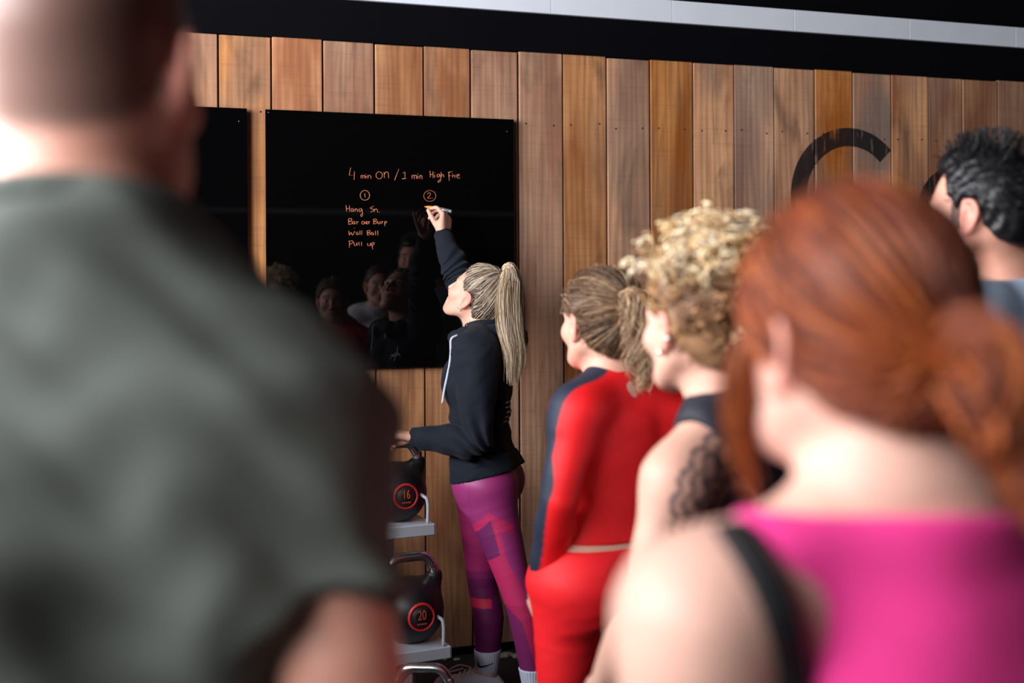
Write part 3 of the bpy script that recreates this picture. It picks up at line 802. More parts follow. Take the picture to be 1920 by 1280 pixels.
# pale rail on the rear wall (shows as a faint streak in the glass)
rl = struct(empty('trim_2'))
for k in range(5): box('rail_panel', (-2.7 + k * 1.93, N1 - 0.04, 2.30), (-2.7 + k * 1.93 + 1.9, N1 - 0.001, 2.36), M['rail'], rl, M4=NV3)

# planks
edges_px = [411, 511, 607, 704, 796, 884, 973, 1057, 1139, 1220, 1301, 1378, 1453, 1529, 1600, 1672, 1742, 1806, 1872]
ed = [wall_s(x) for x in edges_px]
ed = [ed[0] - 0.2007 * k for k in range(15, 0, -1)] + ed + [ed[-1] + 0.2 * k for k in range(1, 22)]
ed = [e for e in ed if S0 <= e <= S1]
TOPZ = 2.449
r_ = np.random.default_rng(3)
nail_me = None
for i in range(len(ed) - 1):
    gap = 0.0045 + 0.0035 * r_.random(); w = ed[i + 1] - ed[i] - gap
    V, Q = box_arrays((gap / 2, 0, 0), (gap / 2 + w, 0.024, TOPZ + r_.uniform(-0.004, 0.004)), 0.0025)
    me = raw_mesh('plank', V, Q, False); fix_normals(me)
    o = obj('plank', me, WOOD, wb); dn = r_.uniform(-0.003, 0.003)
    p = room(ed[i], -0.022 + dn, 0.0)
    o.matrix_world = Matrix(((SV[0], NV[0], 0, p[0]), (SV[1], NV[1], 0, p[1]), (0, 0, 1, p[2]), (0, 0, 0, 1)))
    if -1.6 < ed[i] < 3.2:
        for fr in (0.18, 0.82):
            if nail_me is None:
                a = np.linspace(0, 2 * np.pi, 9)[:-1]
                Vn = np.concatenate([np.stack([0.0042 * np.cos(a), np.zeros(8), 0.0042 * np.sin(a)], 1), np.stack([0.003 * np.cos(a), np.full(8, 0.0015), 0.003 * np.sin(a)], 1), [[0, 0.0015, 0]]])
                j = np.arange(8); jn = (j + 1) % 8
                nail_me = raw_mesh('nail', Vn, [np.stack([j, jn, jn + 8, j + 8], 1), np.stack([j + 8, jn + 8, np.full(8, 16)], 1)]); fix_normals(nail_me)
            nl = obj('nail', nail_me, M['nail'], o); nl.location = (gap / 2 + w * fr + r_.uniform(-.006, .006), 0.0242, 2.158 + r_.uniform(-0.01, 0.01))
# dark upper fascia, grey band panels
struct(box('trim_1', (S0, -0.03, TOPZ + 0.005), (S1, -0.012, 2.616), M['black_wall'], M4=NV3))
bandp = struct(empty('trim_3'))
bs = [S0, -1.6, wall_s(1035), wall_s(1262), wall_s(1490), wall_s(1706), wall_s(1905), 3.6, 4.6, 5.6, S1]
for a, b_ in zip(bs[:-1], bs[1:]):
    box('band_panel', (a + 0.001, -0.03, 2.616), (b_ - 0.001, 0.006, 2.711), M['grey_band'], bandp, M4=NV3, bev=0.001)
struct(box('baseboard_back', (S0, 0.002, 0.0), (S1, 0.014, 0.03), M['black_wall'], M4=NV3))

# glass writing boards
def board(s_left, s_right, z0, z1, label):
    root = empty('writing_board', room((s_left + s_right) / 2, 0.0, z0))
    tag(root, label, 'board', 'black glass writing boards on the plank wall')
    inv = Matrix.Translation(-root.location)
    def bx(nm, lo, hi, mt, bev=0): return box(nm, lo, hi, mt, root, bev, inv @ NV3)
    bx('glass_panel', (s_left, 0.030, z0), (s_right, 0.036, z1), M['glass'], 0.0012)
    bx('back_panel', (s_left + 0.006, 0.006, z0 + 0.006), (s_right - 0.006, 0.030, z1 - 0.006), M['edge'])
    for a in (s_left + 0.012, s_right - 0.03):
        for z in (z0 + 0.03, z1 - 0.05 if a > s_left + 0.1 else z1 - 0.012):
            A = inv @ NV3 @ Matrix.Translation((a, 0.036, z)) @ Matrix.Rotation(-math.pi / 2, 4, 'X')
            lathe('screw', [(0.0001, 0.0022), (0.0022, 0.0016), (0.0028, 0.0), (0.0028, -0.001)], M['screw'], root, 10, A)
    return root
sL, sR = wall_s(497), wall_s(960)
bd = board(sL, sR, 1.167, 2.166, 'square black glass board with orange handwriting above the kettlebell rack')
board(wall_s(463) - 1.0, wall_s(463), 1.167, 2.166, 'black glass board without writing, left one, behind the bald man')

def el(cx, cy, rx, ry, n=22, a0=-1.4, sweep=6.45):
    return [(cx + rx * math.cos(a0 + sweep * i / n), cy + ry * math.sin(a0 + sweep * i / n)) for i in range(n + 1)]
def dt(x, y): return [(x - 3, y - 2), (x + 3, y + 3)]
TXT = {
 'title': [[(125,100),(105,200),(168,205)],[(176,150),(170,265)],[(262,205),(265,245)],[(263,215),(280,203),(288,215),(288,245)],[(288,215),(305,203),(315,215),(315,245)],[(332,210),(332,245)],dt(332,190),
  [(355,205),(357,248)],[(357,218),(375,203),(392,215),(397,250)],el(505,203,42,47),[(570,160),(575,240)],[(575,185),(600,158),(625,170),(632,243)],[(768,118),(710,268)],[(820,175),(848,155),(848,248)],[(812,250),(880,245)],
  [(942,203),(945,250)],[(944,213),(962,200),(972,213),(972,250)],[(972,213),(992,200),(1003,215),(1003,250)],[(1022,208),(1022,250)],dt(1022,185),[(1045,205),(1048,252)],[(1048,218),(1062,203),(1075,215),(1078,255)],
  [(1183,145),(1188,232)],[(1222,150),(1225,240)],[(1188,195),(1225,190)],[(1245,195),(1245,235)],dt(1245,172),[(1310,190),(1290,188),(1278,210),(1290,228),(1308,215),(1314,190),(1328,240),(1318,285),(1290,295),(1300,275),(1330,252)],
  [(1330,160),(1340,230)],[(1340,205),(1355,190),(1365,205),(1370,228)],[(1432,160),(1440,275)],[(1425,165),(1490,150)],[(1432,210),(1465,205)],[(1483,195),(1485,235)],dt(1480,178),[(1500,195),(1515,238),(1532,190)],[(1540,216),(1575,206),(1565,188),(1546,200),(1545,232),(1562,242),(1585,235)]],
 'one': [el(315,470,62,65),[(312,445),(318,500)]],
 'two': [el(1180,478,80,72),[(1150,455),(1170,435),(1190,450),(1180,475),(1150,508),(1200,506)],dt(1217,505)],
 'hang': [[(62,600),(72,690)],[(108,605),(112,690)],[(68,650),(110,645)],[(160,650),(140,645),(130,668),(142,688),(158,670),(160,650),(166,690)],[(182,650),(185,688)],[(185,662),(200,648),(213,660),(216,688)],[(268,650),(245,648),(235,672),(250,690),(268,670),(272,650),(284,700),(280,745),(262,750),(262,725),(285,712)],
  [(435,612),(385,640),(420,655),(425,680),(390,692)],[(440,650),(443,692)],[(443,665),(462,650),(480,665),(485,695)],dt(508,695)],
 'bar': [[(95,785),(100,855)],[(95,785),(130,778),(140,800),(105,818),(140,825),(148,845),(98,858)],[(178,818),(160,815),(152,835),(165,853),(180,835),(180,818),(186,855)],[(205,818),(210,855)],[(208,830),(230,818)],el(290,835,18,20,12),[(308,820),(318,850),(330,820)],
  [(332,838),(350,830),(343,818),(332,830),(336,852),(355,848)],[(365,818),(367,852)],[(366,828),(382,815)],[(430,790),(432,850)],[(425,792),(462,785),(468,805),(435,818),(470,822),(472,842),(430,852)],[(490,815),(490,840),(500,852),(515,840),(518,815),(522,850)],[(540,815),(542,850)],[(541,828),(560,815)],[(575,818),(582,880)],[(578,825),(598,815),(604,832),(580,848)]],
 'wall': [[(100,945),(108,1000),(130,965),(150,1000),(180,945)],dt(175,910),[(222,960),(204,962),(200,985),(215,995),(225,975),(229,998)],[(248,940),(250,998)],[(272,938),(274,998)],[(345,945),(348,998)],[(340,945),(380,938),(380,958),(350,968),(385,972),(388,990),(345,1000)],[(425,965),(408,965),(402,985),(418,998),(428,975),(433,998)],[(455,945),(458,1000)],[(485,940),(490,1005)]],
 'pull': [[(110,1085),(108,1168)],[(95,1082),(150,1078),(158,1100),(112,1122)],[(172,1105),(172,1130),(185,1140),(205,1128),(208,1100),(213,1140)],[(235,1092),(238,1140)],[(268,1090),(272,1145)],[(352,1108),(352,1135),(365,1142),(385,1130),(388,1105),(393,1145)],[(405,1105),(420,1190)],[(408,1112),(430,1098),(440,1115),(415,1138)]],
}
def px_to_board(px, py, n=0.0365):
    d = P(px, py, 1.0) - np.array([0, 0, CAMZ]); o = np.array([0, 0, CAMZ])
    t = (n - np.dot(o - W0, NV)) / np.dot(d, NV); return o + d * t
for nm, strokes in TXT.items():
    strokes = sorted(strokes, key=lambda q: min(p[0] for p in q)); words, hi_ = [], -999
    for st in strokes:                       # words are runs of strokes without a wide gap
        if min(p[0] for p in st) > hi_ + 26 or not words: words.append([])
        words[-1].append(st); hi_ = max(hi_, max(p[0] for p in st))
    for wd_ in words:
        lines = []
        for st in wd_:
            q = np.array([px_to_board(640 + x / 7.1125, 300 + y / 7.111) for x, y in st]); lines.append(catmull(q, 4) if len(q) > 3 else q)
        w = tube_obj('handwriting', [l_ - np.array(bd.location) for l_ in lines], [0.00085 if nm != 'two' else 0.0006] * len(lines), M['chalk'], bd, 5)
        w['label'] = 'orange handwritten word'

# ------------------------------------------------------------------ kettlebell rack and kettlebells
RK = math.radians(6)                       # rack stands almost parallel to the wall
rx_ = np.array([math.cos(math.atan(TA) + RK), math.sin(math.atan(TA) + RK), 0]); rn_ = np.array([rx_[1], -rx_[0], 0])
def rack_m(o): return Matrix(((rx_[0], rn_[0], 0, o[0]), (rx_[1], rn_[1], 0, o[1]), (0, 0, 1, o[2]), (0, 0, 0, 1)))
e1 = P(815, 983, 4.02); e2 = P(845, 1213, 3.88)       # front right top corners of the two shelves
base = e2.copy(); base[2] = 0
rack = empty('kettlebell_rack', base); tag(rack, 'light grey tiered metal kettlebell rack standing under the boards', 'rack')
inv = Matrix.Translation(-rack.location)
o2 = np.dot(e1 - e2, rx_); n1 = np.dot(e1 - e2, rn_)    # shelf 1 offset in the rack frame
RM = inv @ rack_m(base)
def rbox(nm, lo, hi, bev=0.004, parent=rack): return box(nm, lo, hi, M['rack'], parent, bev, RM)
for (zt, x1, nf) in ((e1[2], o2, n1), (e2[2], 0.0, 0.0)):
    sh = rbox('shelf', (x1 - 1.15, nf - 0.30, zt - 0.008), (x1, nf, zt))
    rbox('shelf_lip', (x1 - 1.15, nf - 0.006, zt - 0.036), (x1, nf + 0.003, zt + 0.004), 0.003, sh)
    rbox('shelf_end', (x1 - 0.004, nf - 0.30, zt - 0.036), (x1 + 0.004, nf, zt + 0.002), 0.002, sh)
    A = np.array(RM)
    pts = np.array([(x1 - 0.018, nf - 0.02, zt), (x1 - 0.018, nf - 0.02, zt + 0.075), (x1 - 0.03, nf - 0.035, zt + 0.095), (x1 - 0.06, nf - 0.10, zt + 0.115), (x1 - 0.06, nf - 0.26, zt + 0.115), (x1 - 0.05, nf - 0.28, zt)])
    tube_obj('end_guard', [catmull(pts, 6) @ A[:3, :3].T + A[:3, 3]], [0.006], M['rack'], rack, 10)
for x in (-0.10, -1.08):
    rbox('post', (x - 0.05, -0.42, 0.0), (x + 0.02, -0.34, e1[2] - 0.01))
    rbox('leg', (x - 0.05, -0.10, 0.0), (x - 0.01, -0.06, e2[2] - 0.01))
    rbox('foot', (x - 0.05, -0.42, 0.0), (x + 0.0, 0.02, 0.035))
    rbox('arm', (x - 0.04, -0.36, e2[2] - 0.05), (x + 0.0, -0.08, e2[2] - 0.012))
def kettlebell(c, r, num, label, yaw=0.0, ring=True):
    """c = centre of the ball"""
    root = empty('kettlebell', (c[0], c[1], c[2] - r * 0.92)); tag(root, label, 'kettlebell', 'black kettlebells with chrome handles')
    off = np.array([0, 0, r * 0.92])
    ax = np.stack([np.cos(yaw) * rx_ + np.sin(yaw) * rn_, np.cos(yaw) * rn_ - np.sin(yaw) * rx_, [0, 0, 1]], 1)
    L = lambda *p: off + np.array(p) @ ax.T
    S = SDF(); S.ell(off, (r, r, r), k=0); 
    for s in (-1, 1): S.tube([L(s * r * 0.55, 0, r * 0.55), L(s * r * 0.74, 0, r * 0.88), L(s * r * 0.74, 0, r * 1.08)], [0.036, 0.029, 0.024], k=0.03, flat='end')
    S.plane((0, 0, r * 0.0 + 0.0), (0, 0, -1), 0.01)
    sdf_obj('ball', S, 0.005, M['rubber'], root, (17, 17, 20))
    h = r * 0.74; z0 = r * 1.06; zt = r * 1.58
    hp = [L(-h, 0, z0 - 0.02), L(-h, 0, z0 + 0.02), L(-h * 0.93, 0, zt - 0.035), L(-h * 0.62, 0, zt - 0.004), L(0, 0, zt), L(h * 0.62, 0, zt - 0.004), L(h * 0.93, 0, zt - 0.035), L(h, 0, z0 + 0.02), L(h, 0, z0 - 0.02)]
    tube_obj('handle', [catmull(hp, 6)], [0.0165], M['chrome'], root, 20)
    # round number badge on the front
    B = Matrix.Identity(4); fn = ax[:, 1]
    for i in range(3): B[i][0] = ax[i, 0]; B[i][1] = ax[i, 2]; B[i][2] = fn[i]
    bc = off + fn * r * 0.90
    B[0][3], B[1][3], B[2][3] = bc
    q = r * 0.36
    badge = lathe('badge', [(0.0001, 0.010), (q * 1.1, 0.008), (q * 1.18, -0.01)], M['discgrey'], root, 40, B)
    lathe('badge_ring', [(q * 1.18, -0.006), (q * 1.14, 0.0095), (q * 0.98, 0.0105), (q * 0.96, 0.006)], M['redprint'], badge, 40, B)
    text_mesh('number', num, q * 1.0, 0.001, M['orangeprint'], badge, B @ Matrix.Translation((0, q * 0.15, 0.0105)) @ Matrix.Diagonal((0.75, 1.1, 1, 1)))
    for k in range(5): box('badge_mark', (-q * 0.4 + k * q * 0.17, -q * 0.58, 0.0095), (-q * 0.4 + k * q * 0.17 + q * 0.10, -q * 0.48, 0.0108), M['orangeprint'], badge, 0, B)
    return root
def on_rack(px, shelf, dn):       # point on a shelf: x along the rack so that it appears at column px
    z = (e1 if shelf == 1 else e2)[2]; nf = n1 if shelf == 1 else 0.0
    best = None
    for x in np.linspace(-1.1, 0.3, 561):
        p = base + rx_ * x + rn_ * (nf - dn); u = 960 + F * p[0] / p[1]
        if best is None or abs(u - px) < best[0]: best = (abs(u - px), p)
    p = best[1].copy(); p[2] = z; return p
p16 = on_rack(741, 1, 0.13); p20 = on_rack(768, 2, 0.13)
kettlebell(p16 + [0, 0, 0.106 * 0.92 + 0.001], 0.106, '16', 'black kettlebell marked 16 on the upper shelf under the coach\'s hand', 0.0)
kettlebell(p20 + [0, 0, 0.112 * 0.92 + 0.001], 0.112, '20', 'black kettlebell marked 20 on the lower shelf of the rack')
q = P(795, 1278, 3.72); q[2] = 0; q = q + rn_ * 0.0
kettlebell(q + [0, 0, 0.104], 0.112, '24', 'black kettlebell on the floor in front of the rack, only its chrome handle showing', 0.5)

# pale scuffs along the foot of the wall
for k, (px, py, w) in enumerate(((948, 1246, 0.05), (968, 1240, 0.035), (984, 1236, 0.03), (838, 1262, 0.03))):
    c = P(px, py, 4.70); c[2] = 0
    S = SDF(); r = np.random.default_rng(k)
    for _ in range(5): S.ell(c + np.array([r.normal(0, w * 0.7), r.normal(0, 0.012), 0.003]), (r.uniform(0.01, w * 0.6), r.uniform(0.008, 0.016), r.uniform(0.005, 0.014)), k=0.01)
    S.plane((0, 0, 0.0), (0, 0, -1))
    o = sdf_obj('crumpled_paper', S, 0.004, M['debris'], None, (150, 142, 132))
    tag(o, ['largest pale crumpled scrap on the floor at the foot of the wall', 'middle pale crumpled scrap beside the coach\'s heel', 'small pale scrap by the wall nearest the red leggings', 'pale scrap on the floor between rack and white shoe'][k], 'scrap', 'pale scraps at the foot of the wall')

# ================================================================== PEOPLE
SKIN = (214, 162, 140)
GRP = None
# ---------- the coach in the dark hoodie
hd = Head(P(890, 560, 4.12), -62, 36, 0, 0.95, False)
rs = np.array([-0.085, 4.255, 1.30])
wrR = P(831, 442, 4.545); pen_tip = px_to_board(796, 387, 0.037)
ov = dict(nb=P(911, 618, 4.12), shR=rs, elR=P(864, 528, 4.40), wrR=wrR, shL=P(893, 662, 3.98), elL=P(893, 826, 3.92), wrL=P(780, 820, 4.02),
          hipL=P(912, 915, 4.04), hipR=P(902, 915, 4.20), knL=P(968, 1105, 4.00), anL=P(1002, 1295, 4.02), knR=P(905, 1095, 4.22), anR=P(912, 1290, 4.22))
b = Body(-0.112, 4.12, 1.60, -76, False, hd, ov, lean=(0, 0.0), girth=0.95, bust=0.45)
ov['anL'][2] = 0.085; ov['anR'][2] = 0.075; b.J['anL'][2] = 0.085; b.J['anR'][2] = 0.075
for n in 'LR': b.J['to' + n] = b.J['an' + n] * np.array([1, 1, 0]) + b.f * 0.16 + np.array([0, 0, 0.03])
hands = dict(R=dict(d=(0.10, 0.25, 1.0), n=(-0.85, 0.5, 0.0), curls=[(48, 48, 20), (62, 58, 30), (72, 66, 36), (78, 66, 36)], thumb=(0.75, 0.42, 0.60), tb=(4, 6, 4), s=0.93),
             L=dict(d=(-1, 0.12, 0.10), n=(0, 0, -1), curls=[(48, 80, 55)] * 4, thumb=(0.7, 0.4, 0.6), s=0.93))
coach = make_person('woman in dark hoodie with long blonde ponytail writing on the glass board', b, SKIN, 0.010, GRP, hands, dict(brow=(150, 115, 85)), hvox=0.003, fine=True)
cb = b
# hoodie
S = SDF(); sec = []
for h_, cx, cy, w, df, db in b.sec:
    z = h_ / b.H
    g = np.interp(z, [0.50, 0.54, 0.58, 0.65, 0.75, 0.82, 0.86], [0.006, 0.010, 0.022, 0.026, 0.018, 0.014, 0.012]); sec.append((h_, cx, cy, w + g, df + g * 0.9, db + g))
S.loft(b.O, b.ax, sec, k=0, hlim=(0.52 * b.H, 0.845 * b.H))
for s in (-1, 1): S.ell(b.at(0.722, s * 0.066, 0.056), (0.062, 0.056, 0.062), k=0.05)
for s in (-1, 1): S.ell(b.at(0.505, s * 0.07, -0.050), (0.096, 0.082, 0.095), k=0.05)
for n in 'LR':
    p, r = arm_part(b, n, 1.93, 0.017); r[:3] += 0.006; r[-2:] -= 0.004; S.tube(p[:3], r[:3], k=0.04, sub=1); S.tube(p, r, k=0.012, sub=1, flat='end')
    S.tube([b.J['nb'], b.J['nb'] * 0.5 + b.J['sh' + n] * 0.5 + b.u * 0.012, b.J['sh' + n]], [0.055, 0.055, 0.06], k=0.04)
# hem: slopes up towards the back
hem = P(856, 902, 4.05); S.plane(hem, -(b.f * 0.24 + b.u))
drape = sines(11, (1.0, 0.5, 0.45), 0.010, 40, 4); fine_f = sines(12, (0.7, 0.7, 1.0), 0.003, 90, 4)
eL = b.J['elL']; eR = b.J['elR']
def creases(Q, e, a, w, freq, size):
    """creases round a bent elbow, fanning out from the inside of the bend"""
    d1 = norm(a - e); d2 = norm(w - e); bis = norm(d1 + d2); ax_ = norm(d2 - d1); v = Q - e
    th = np.arctan2(v @ ax_, v @ bis + 0.10)
    g = np.exp(-((v ** 2).sum(1)) / size)
    return 0.008 * g * np.sin(th * freq * 1.7 + 2.0 * np.sin(v @ np.cross(bis, ax_) * 28) + 9 * (v @ bis))
def hf(Q):
    z = Q[:, 2]; tor = np.clip(1 - np.abs((Q - b.O) @ b.r) / 0.14, 0, 1)
    waist = 0.006 * np.exp(-((z - 0.63 * b.H) / 0.07) ** 2) * np.sin(z * 95 + 2.2 * np.sin((Q - b.O) @ b.f * 14 + 1.0) + 5 * ((Q - b.O) @ b.r)) * tor
    return (drape(Q) * 0.7 + fine_f(Q) + creases(Q, eL, b.J['shL'], b.J['wrL'], 9, 0.010) + creases(Q, eR, b.J['shR'], b.J['wrR'], 13, 0.012)
            + creases(Q, b.J['shL'] - b.u * 0.06 + b.f * 0.03, b.at(0.70, 0, 0), eL, 7, 0.008) * 0.6 + waist).astype(np.float32)
S.disp(hf)
hoodS = S
def hoodcol(V):
    c = np.tile(np.array(lin((15, 22, 33))), (len(V), 1))
    return c
hoodie = sdf_obj('hoodie', S, 0.0045, M['cloth'], coach, hoodcol); hoodie['label'] = 'dark navy hooded sweatshirt'
# hood gathered round the neck
H = SDF(); nb = b.J['nb']
ring = []
for a in np.linspace(0, 2 * np.pi, 13)[:-1]:
    fr, ri = math.cos(a), math.sin(a)
    rad = 0.098 if fr < 0 else 0.088
    ring.append(nb + b.f * (fr * rad + 0.010) + b.r * (ri * 0.094) + b.u * (-0.006 - 0.030 * max(fr, 0) - 0.006 * max(-fr, 0)))
ring += [ring[0], ring[1]]
H.tube(ring, [0.030 + 0.007 * math.cos(i * 1.9) + (0.008 if 4 < i < 9 else 0) for i in range(len(ring))], k=0.0, sub=4)
H.ell(nb - b.f * 0.098 - b.u * 0.050, (0.046, 0.088, 0.066), b.ax[:, [1, 0, 2]], k=0.03)
H.tube([nb - b.f * 0.085 - b.r * 0.085 + b.u * 0.004, nb - b.f * 0.128 - b.u * 0.025, nb - b.f * 0.085 + b.r * 0.085 + b.u * 0.004], [0.022, 0.024, 0.022], k=0.012)
H.tube([nb + b.u * 0.01, nb + b.u * 0.2 - b.f * 0.0], [0.052, 0.060], k=0.01, mode='s')
hq = sines(21, (0.35, 0.35, 1.0), 0.016, 48, 4); H.disp(lambda Q: -np.abs(hq(Q)) + 0.003)
hood = sdf_obj('hood', H, 0.0045, M['cloth'], hoodie, hoodcol)
# ribbed cuffs and hem band
for n in 'LR':
    w, e = b.J['wr' + n], b.J['el' + n]; d = norm(w - e); Cf = SDF()
    Cf.tube([w - d * 0.050, w - d * 0.02, w + d * 0.012], [0.037, 0.0355, 0.034], k=0, sub=2, flat=True)
    uu = norm(np.cross(d, b.u)); vv = np.cross(d, uu)
    Cf.disp(lambda Q, w=w, uu=uu, vv=vv: (0.0011 * np.sin(np.arctan2((Q - w) @ vv, (Q - w) @ uu) * 36)).astype(np.float32))
    sdf_obj('cuff', Cf, 0.0032, M['cloth'], hoodie, hoodcol)
Hb = SDF(); Hb.loft(b.O, b.ax, sec, k=0, grow=0.003, hlim=(0.48 * b.H, 0.63 * b.H))
for s in (-1, 1): Hb.ell(b.at(0.505, s * 0.07, -0.050), (0.099, 0.085, 0.098), k=0.05)
Hb.plane(hem - b.u * 0.003, -(b.f * 0.24 + b.u)); Hb.plane(hem + b.u * 0.055, (b.f * 0.24 + b.u))
Hb.disp(lambda Q: (0.0010 * np.sin(np.arctan2((Q - b.O) @ b.f, (Q - b.O) @ b.r) * 130)).astype(np.float32))
sdf_obj('hem_band', Hb, 0.0045, M['cloth'], hoodie, hoodcol)
# drawstrings hanging over the chest
for s, (x0, y0, x1, y1) in ((-1, (846, 636, 832, 756)), (1, (858, 650, 846, 742))):
    yy_ = 4.02 if s < 0 else 4.10
    pts = [P(x0 + 12, y0 - 8, yy_ + 0.01)] + [P(x0 + (x1 - x0) * t + 2.5 * math.sin(t * 5), y0 + (y1 - y0) * t, yy_) for t in np.linspace(0, 1, 6)]
    ds = tube_obj('drawstring', [catmull(pts, 5)], [0.0044], M['tape'], hoodie, 8); ds['label'] = 'pale grey drawstring'
# white line print on the back, small mark on the chest
pr = []
for k in range(5):
    a0 = k * 0.017 - 0.006
    pr.append([(-0.045 + 0.012 * math.sin(t * 2.2 + k * 0.3) + t * 0.10, 0.13 - a0 - 0.045 * t * t - 0.01 * math.cos(t * 3)) for t in np.linspace(0, 1, 9)])
lines = []
for st in pr:
    o_ = np.array([b.at(0.60, x, -0.4) + b.u * z for x, z in st]); lines.append(hoodS.cast(o_, b.f) - b.f * 0.0005)
bp_ = tube_obj('back_print', lines, [0.0022] * len(lines), M['white'], hoodie, 5); bp_['label'] = 'white line print on the back'
mk = [[(0.00, 0.03), (0.008, 0.0), (0.0, -0.03)], [(-0.025, -0.022), (0.004, 0.004), (0.03, -0.012)], [(-0.02, -0.004), (0.0, -0.008), (0.026, 0.004)]]
lines = [hoodS.cast(np.array([b.at(0.745, 0.065 + x, 0.4) + b.u * z for x, z in catmull(np.array(st), 4)]), -b.f) + b.f * 0.0005 for st in mk]
tube_obj('chest_mark', lines, [0.003] * len(lines), M['white'], hoodie, 5)
# leggings
S = leg_garment(b, 0.004, 0.60 * b.H, 0.165)
J = b.J
def leg_cols(V):
    # side print: panels drawn in the picture of the left side of each leg (forward, height)
    px = 960 + F * V[:, 0] / V[:, 1]; return px
def inpoly(x, y, poly):
    ins = np.zeros(len(x), bool); n = len(poly)
    for i in range(n):
        (xa, ya), (xb, yb) = poly[i], poly[(i + 1) % n]
        ins ^= ((ya > y) != (yb > y)) & (x < (xb - xa) * (y - ya) / (yb - ya + 1e-9) + xa)
    return ins
K4 = F / 4.05
def leg_uv(V): return 960 + V[:, 0] * K4, HY + (CAMZ - V[:, 2]) * K4      # side elevation of the leggings at a fixed scale
strp = [[(870, 992), (914, 950), (922, 962), (876, 1004)], [(914, 950), (930, 958), (950, 1040), (985, 1100), (1030, 1130), (1030, 1235), (1000, 1235), (975, 1150), (930, 1108), (897, 1052), (936, 1028)], [(930, 958), (962, 975), (960, 990), (934, 984)]]
diam = [(876, 1004), (922, 962), (936, 1028), (897, 1052)]
legsplit = lambda V: (V - b.O) @ b.r < 0.002 + 0.0 * V[:, 2]
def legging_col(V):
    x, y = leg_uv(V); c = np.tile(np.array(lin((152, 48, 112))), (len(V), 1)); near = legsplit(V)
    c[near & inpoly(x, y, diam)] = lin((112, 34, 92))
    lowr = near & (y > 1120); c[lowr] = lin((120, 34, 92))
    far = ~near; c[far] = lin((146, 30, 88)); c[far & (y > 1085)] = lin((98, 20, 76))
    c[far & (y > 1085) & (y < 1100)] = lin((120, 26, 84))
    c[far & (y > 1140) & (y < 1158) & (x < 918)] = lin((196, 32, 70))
    return c
def stripe_mask(V):
    x, y = leg_uv(V); near = legsplit(V); mk = np.zeros(len(V))
    for p_ in strp: mk[near & inpoly(x, y, p_)] = 1
    return mk
mt, n, l, bs_ = newmat('printed_leggings')
at = n.new('ShaderNodeAttribute'); at.attribute_name = 'Col'; a2 = n.new('ShaderNodeAttribute'); a2.attribute_name = 'stripe'
tc = n.new('ShaderNodeTexCoord'); mp = n.new('ShaderNodeMapping'); mp.inputs['Rotation'].default_value = (0, math.radians(-22), 0); l.new(tc.outputs['Object'], mp.inputs[0])
wv = n.new('ShaderNodeTexWave'); wv.bands_direction = 'X'; wv.inputs['Scale'].default_value = 42; wv.inputs['Distortion'].default_value = 0.0; l.new(mp.outputs[0], wv.inputs[0])
mm = n.new('ShaderNodeMath'); mm.operation = 'MULTIPLY'; l.new(wv.outputs['Fac'], mm.inputs[0]); l.new(a2.outputs['Fac'], mm.inputs[1])
mx = n.new('ShaderNodeMix'); mx.data_type = 'RGBA'; l.new(mm.outputs[0], mx.inputs[0]); l.new(at.outputs['Color'], mx.inputs[6]); mx.inputs[7].default_value = lin((222, 34, 76)) + (1,)
l.new(mx.outputs[2], bs_.inputs['Base Color']); bs_.inputs['Roughness'].default_value = 0.5
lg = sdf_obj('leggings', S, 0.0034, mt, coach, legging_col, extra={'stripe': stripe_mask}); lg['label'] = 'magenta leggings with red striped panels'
make_shoes(b, coach, (205, 208, 216), (225, 225, 228), (196, 204, 222), 0.185, 0.005, 0.004)
# swoosh on the sock (near side of the right shin)
S2 = SDF(); p, r = b.legpts('R'); S2.tube(p, np.array(r) + 0.0075, k=0)
cu = [(-0.026, 0.010), (-0.024, -0.004), (-0.012, -0.006), (0.030, 0.006)]; wd = [0.001, 0.0045, 0.0035, 0.0008]
A_ = catmull(np.array([(x, z, w) for (x, z), w in zip(cu, wd)]), 6)
sc = b.J['anR'] * 0.55 + b.J['knR'] * 0.0; zc = 0.140
tt = (b.J['anR'] + (b.J['knR'] - b.J['anR']) * ((zc - b.J['anR'][2]) / (b.J['knR'][2] - b.J['anR'][2])))
hit = S2.cast(np.array([[tt[0] + x, tt[1] - 0.3, zc + z] for x, z, _ in A_]), (0, 1, 0)) + np.array([0, -0.0005, 0])
tube_obj('swoosh_mark', [hit], [A_[:, 2]], M['swoosh'], coach, 6)
# laces
for k in range(4):
    t_ = b.J['toR'] * np.array([1, 1, 0]); a_ = b.J['anR'] * np.array([1, 1, 0]); q = a_ * (0.62 - k * 0.12) + t_ * (0.38 + k * 0.12); z = 0.112 - k * 0.010
    sd = b.r * 0.03
    tube_obj('shoelace', [catmull([q - sd + [0, 0, z - 0.02], q + [0, 0, z], q + sd + [0, 0, z - 0.02]], 4)], [0.0035], M['white'], coach, 6)
q = b.J['anR'] * np.array([1, 1, 0]) + b.f * 0.06 + np.array([0, 0, 0.115])
tube_obj('shoelace', [catmull([q, q - b.r * 0.05 + b.f * 0.03 + [0, 0, 0.02], q - b.r * 0.06 + b.f * 0.07 - [0, 0, 0.005], q - b.r * 0.02 + b.f * 0.02]  , 6)], [0.003], M['white'], coach, 6)
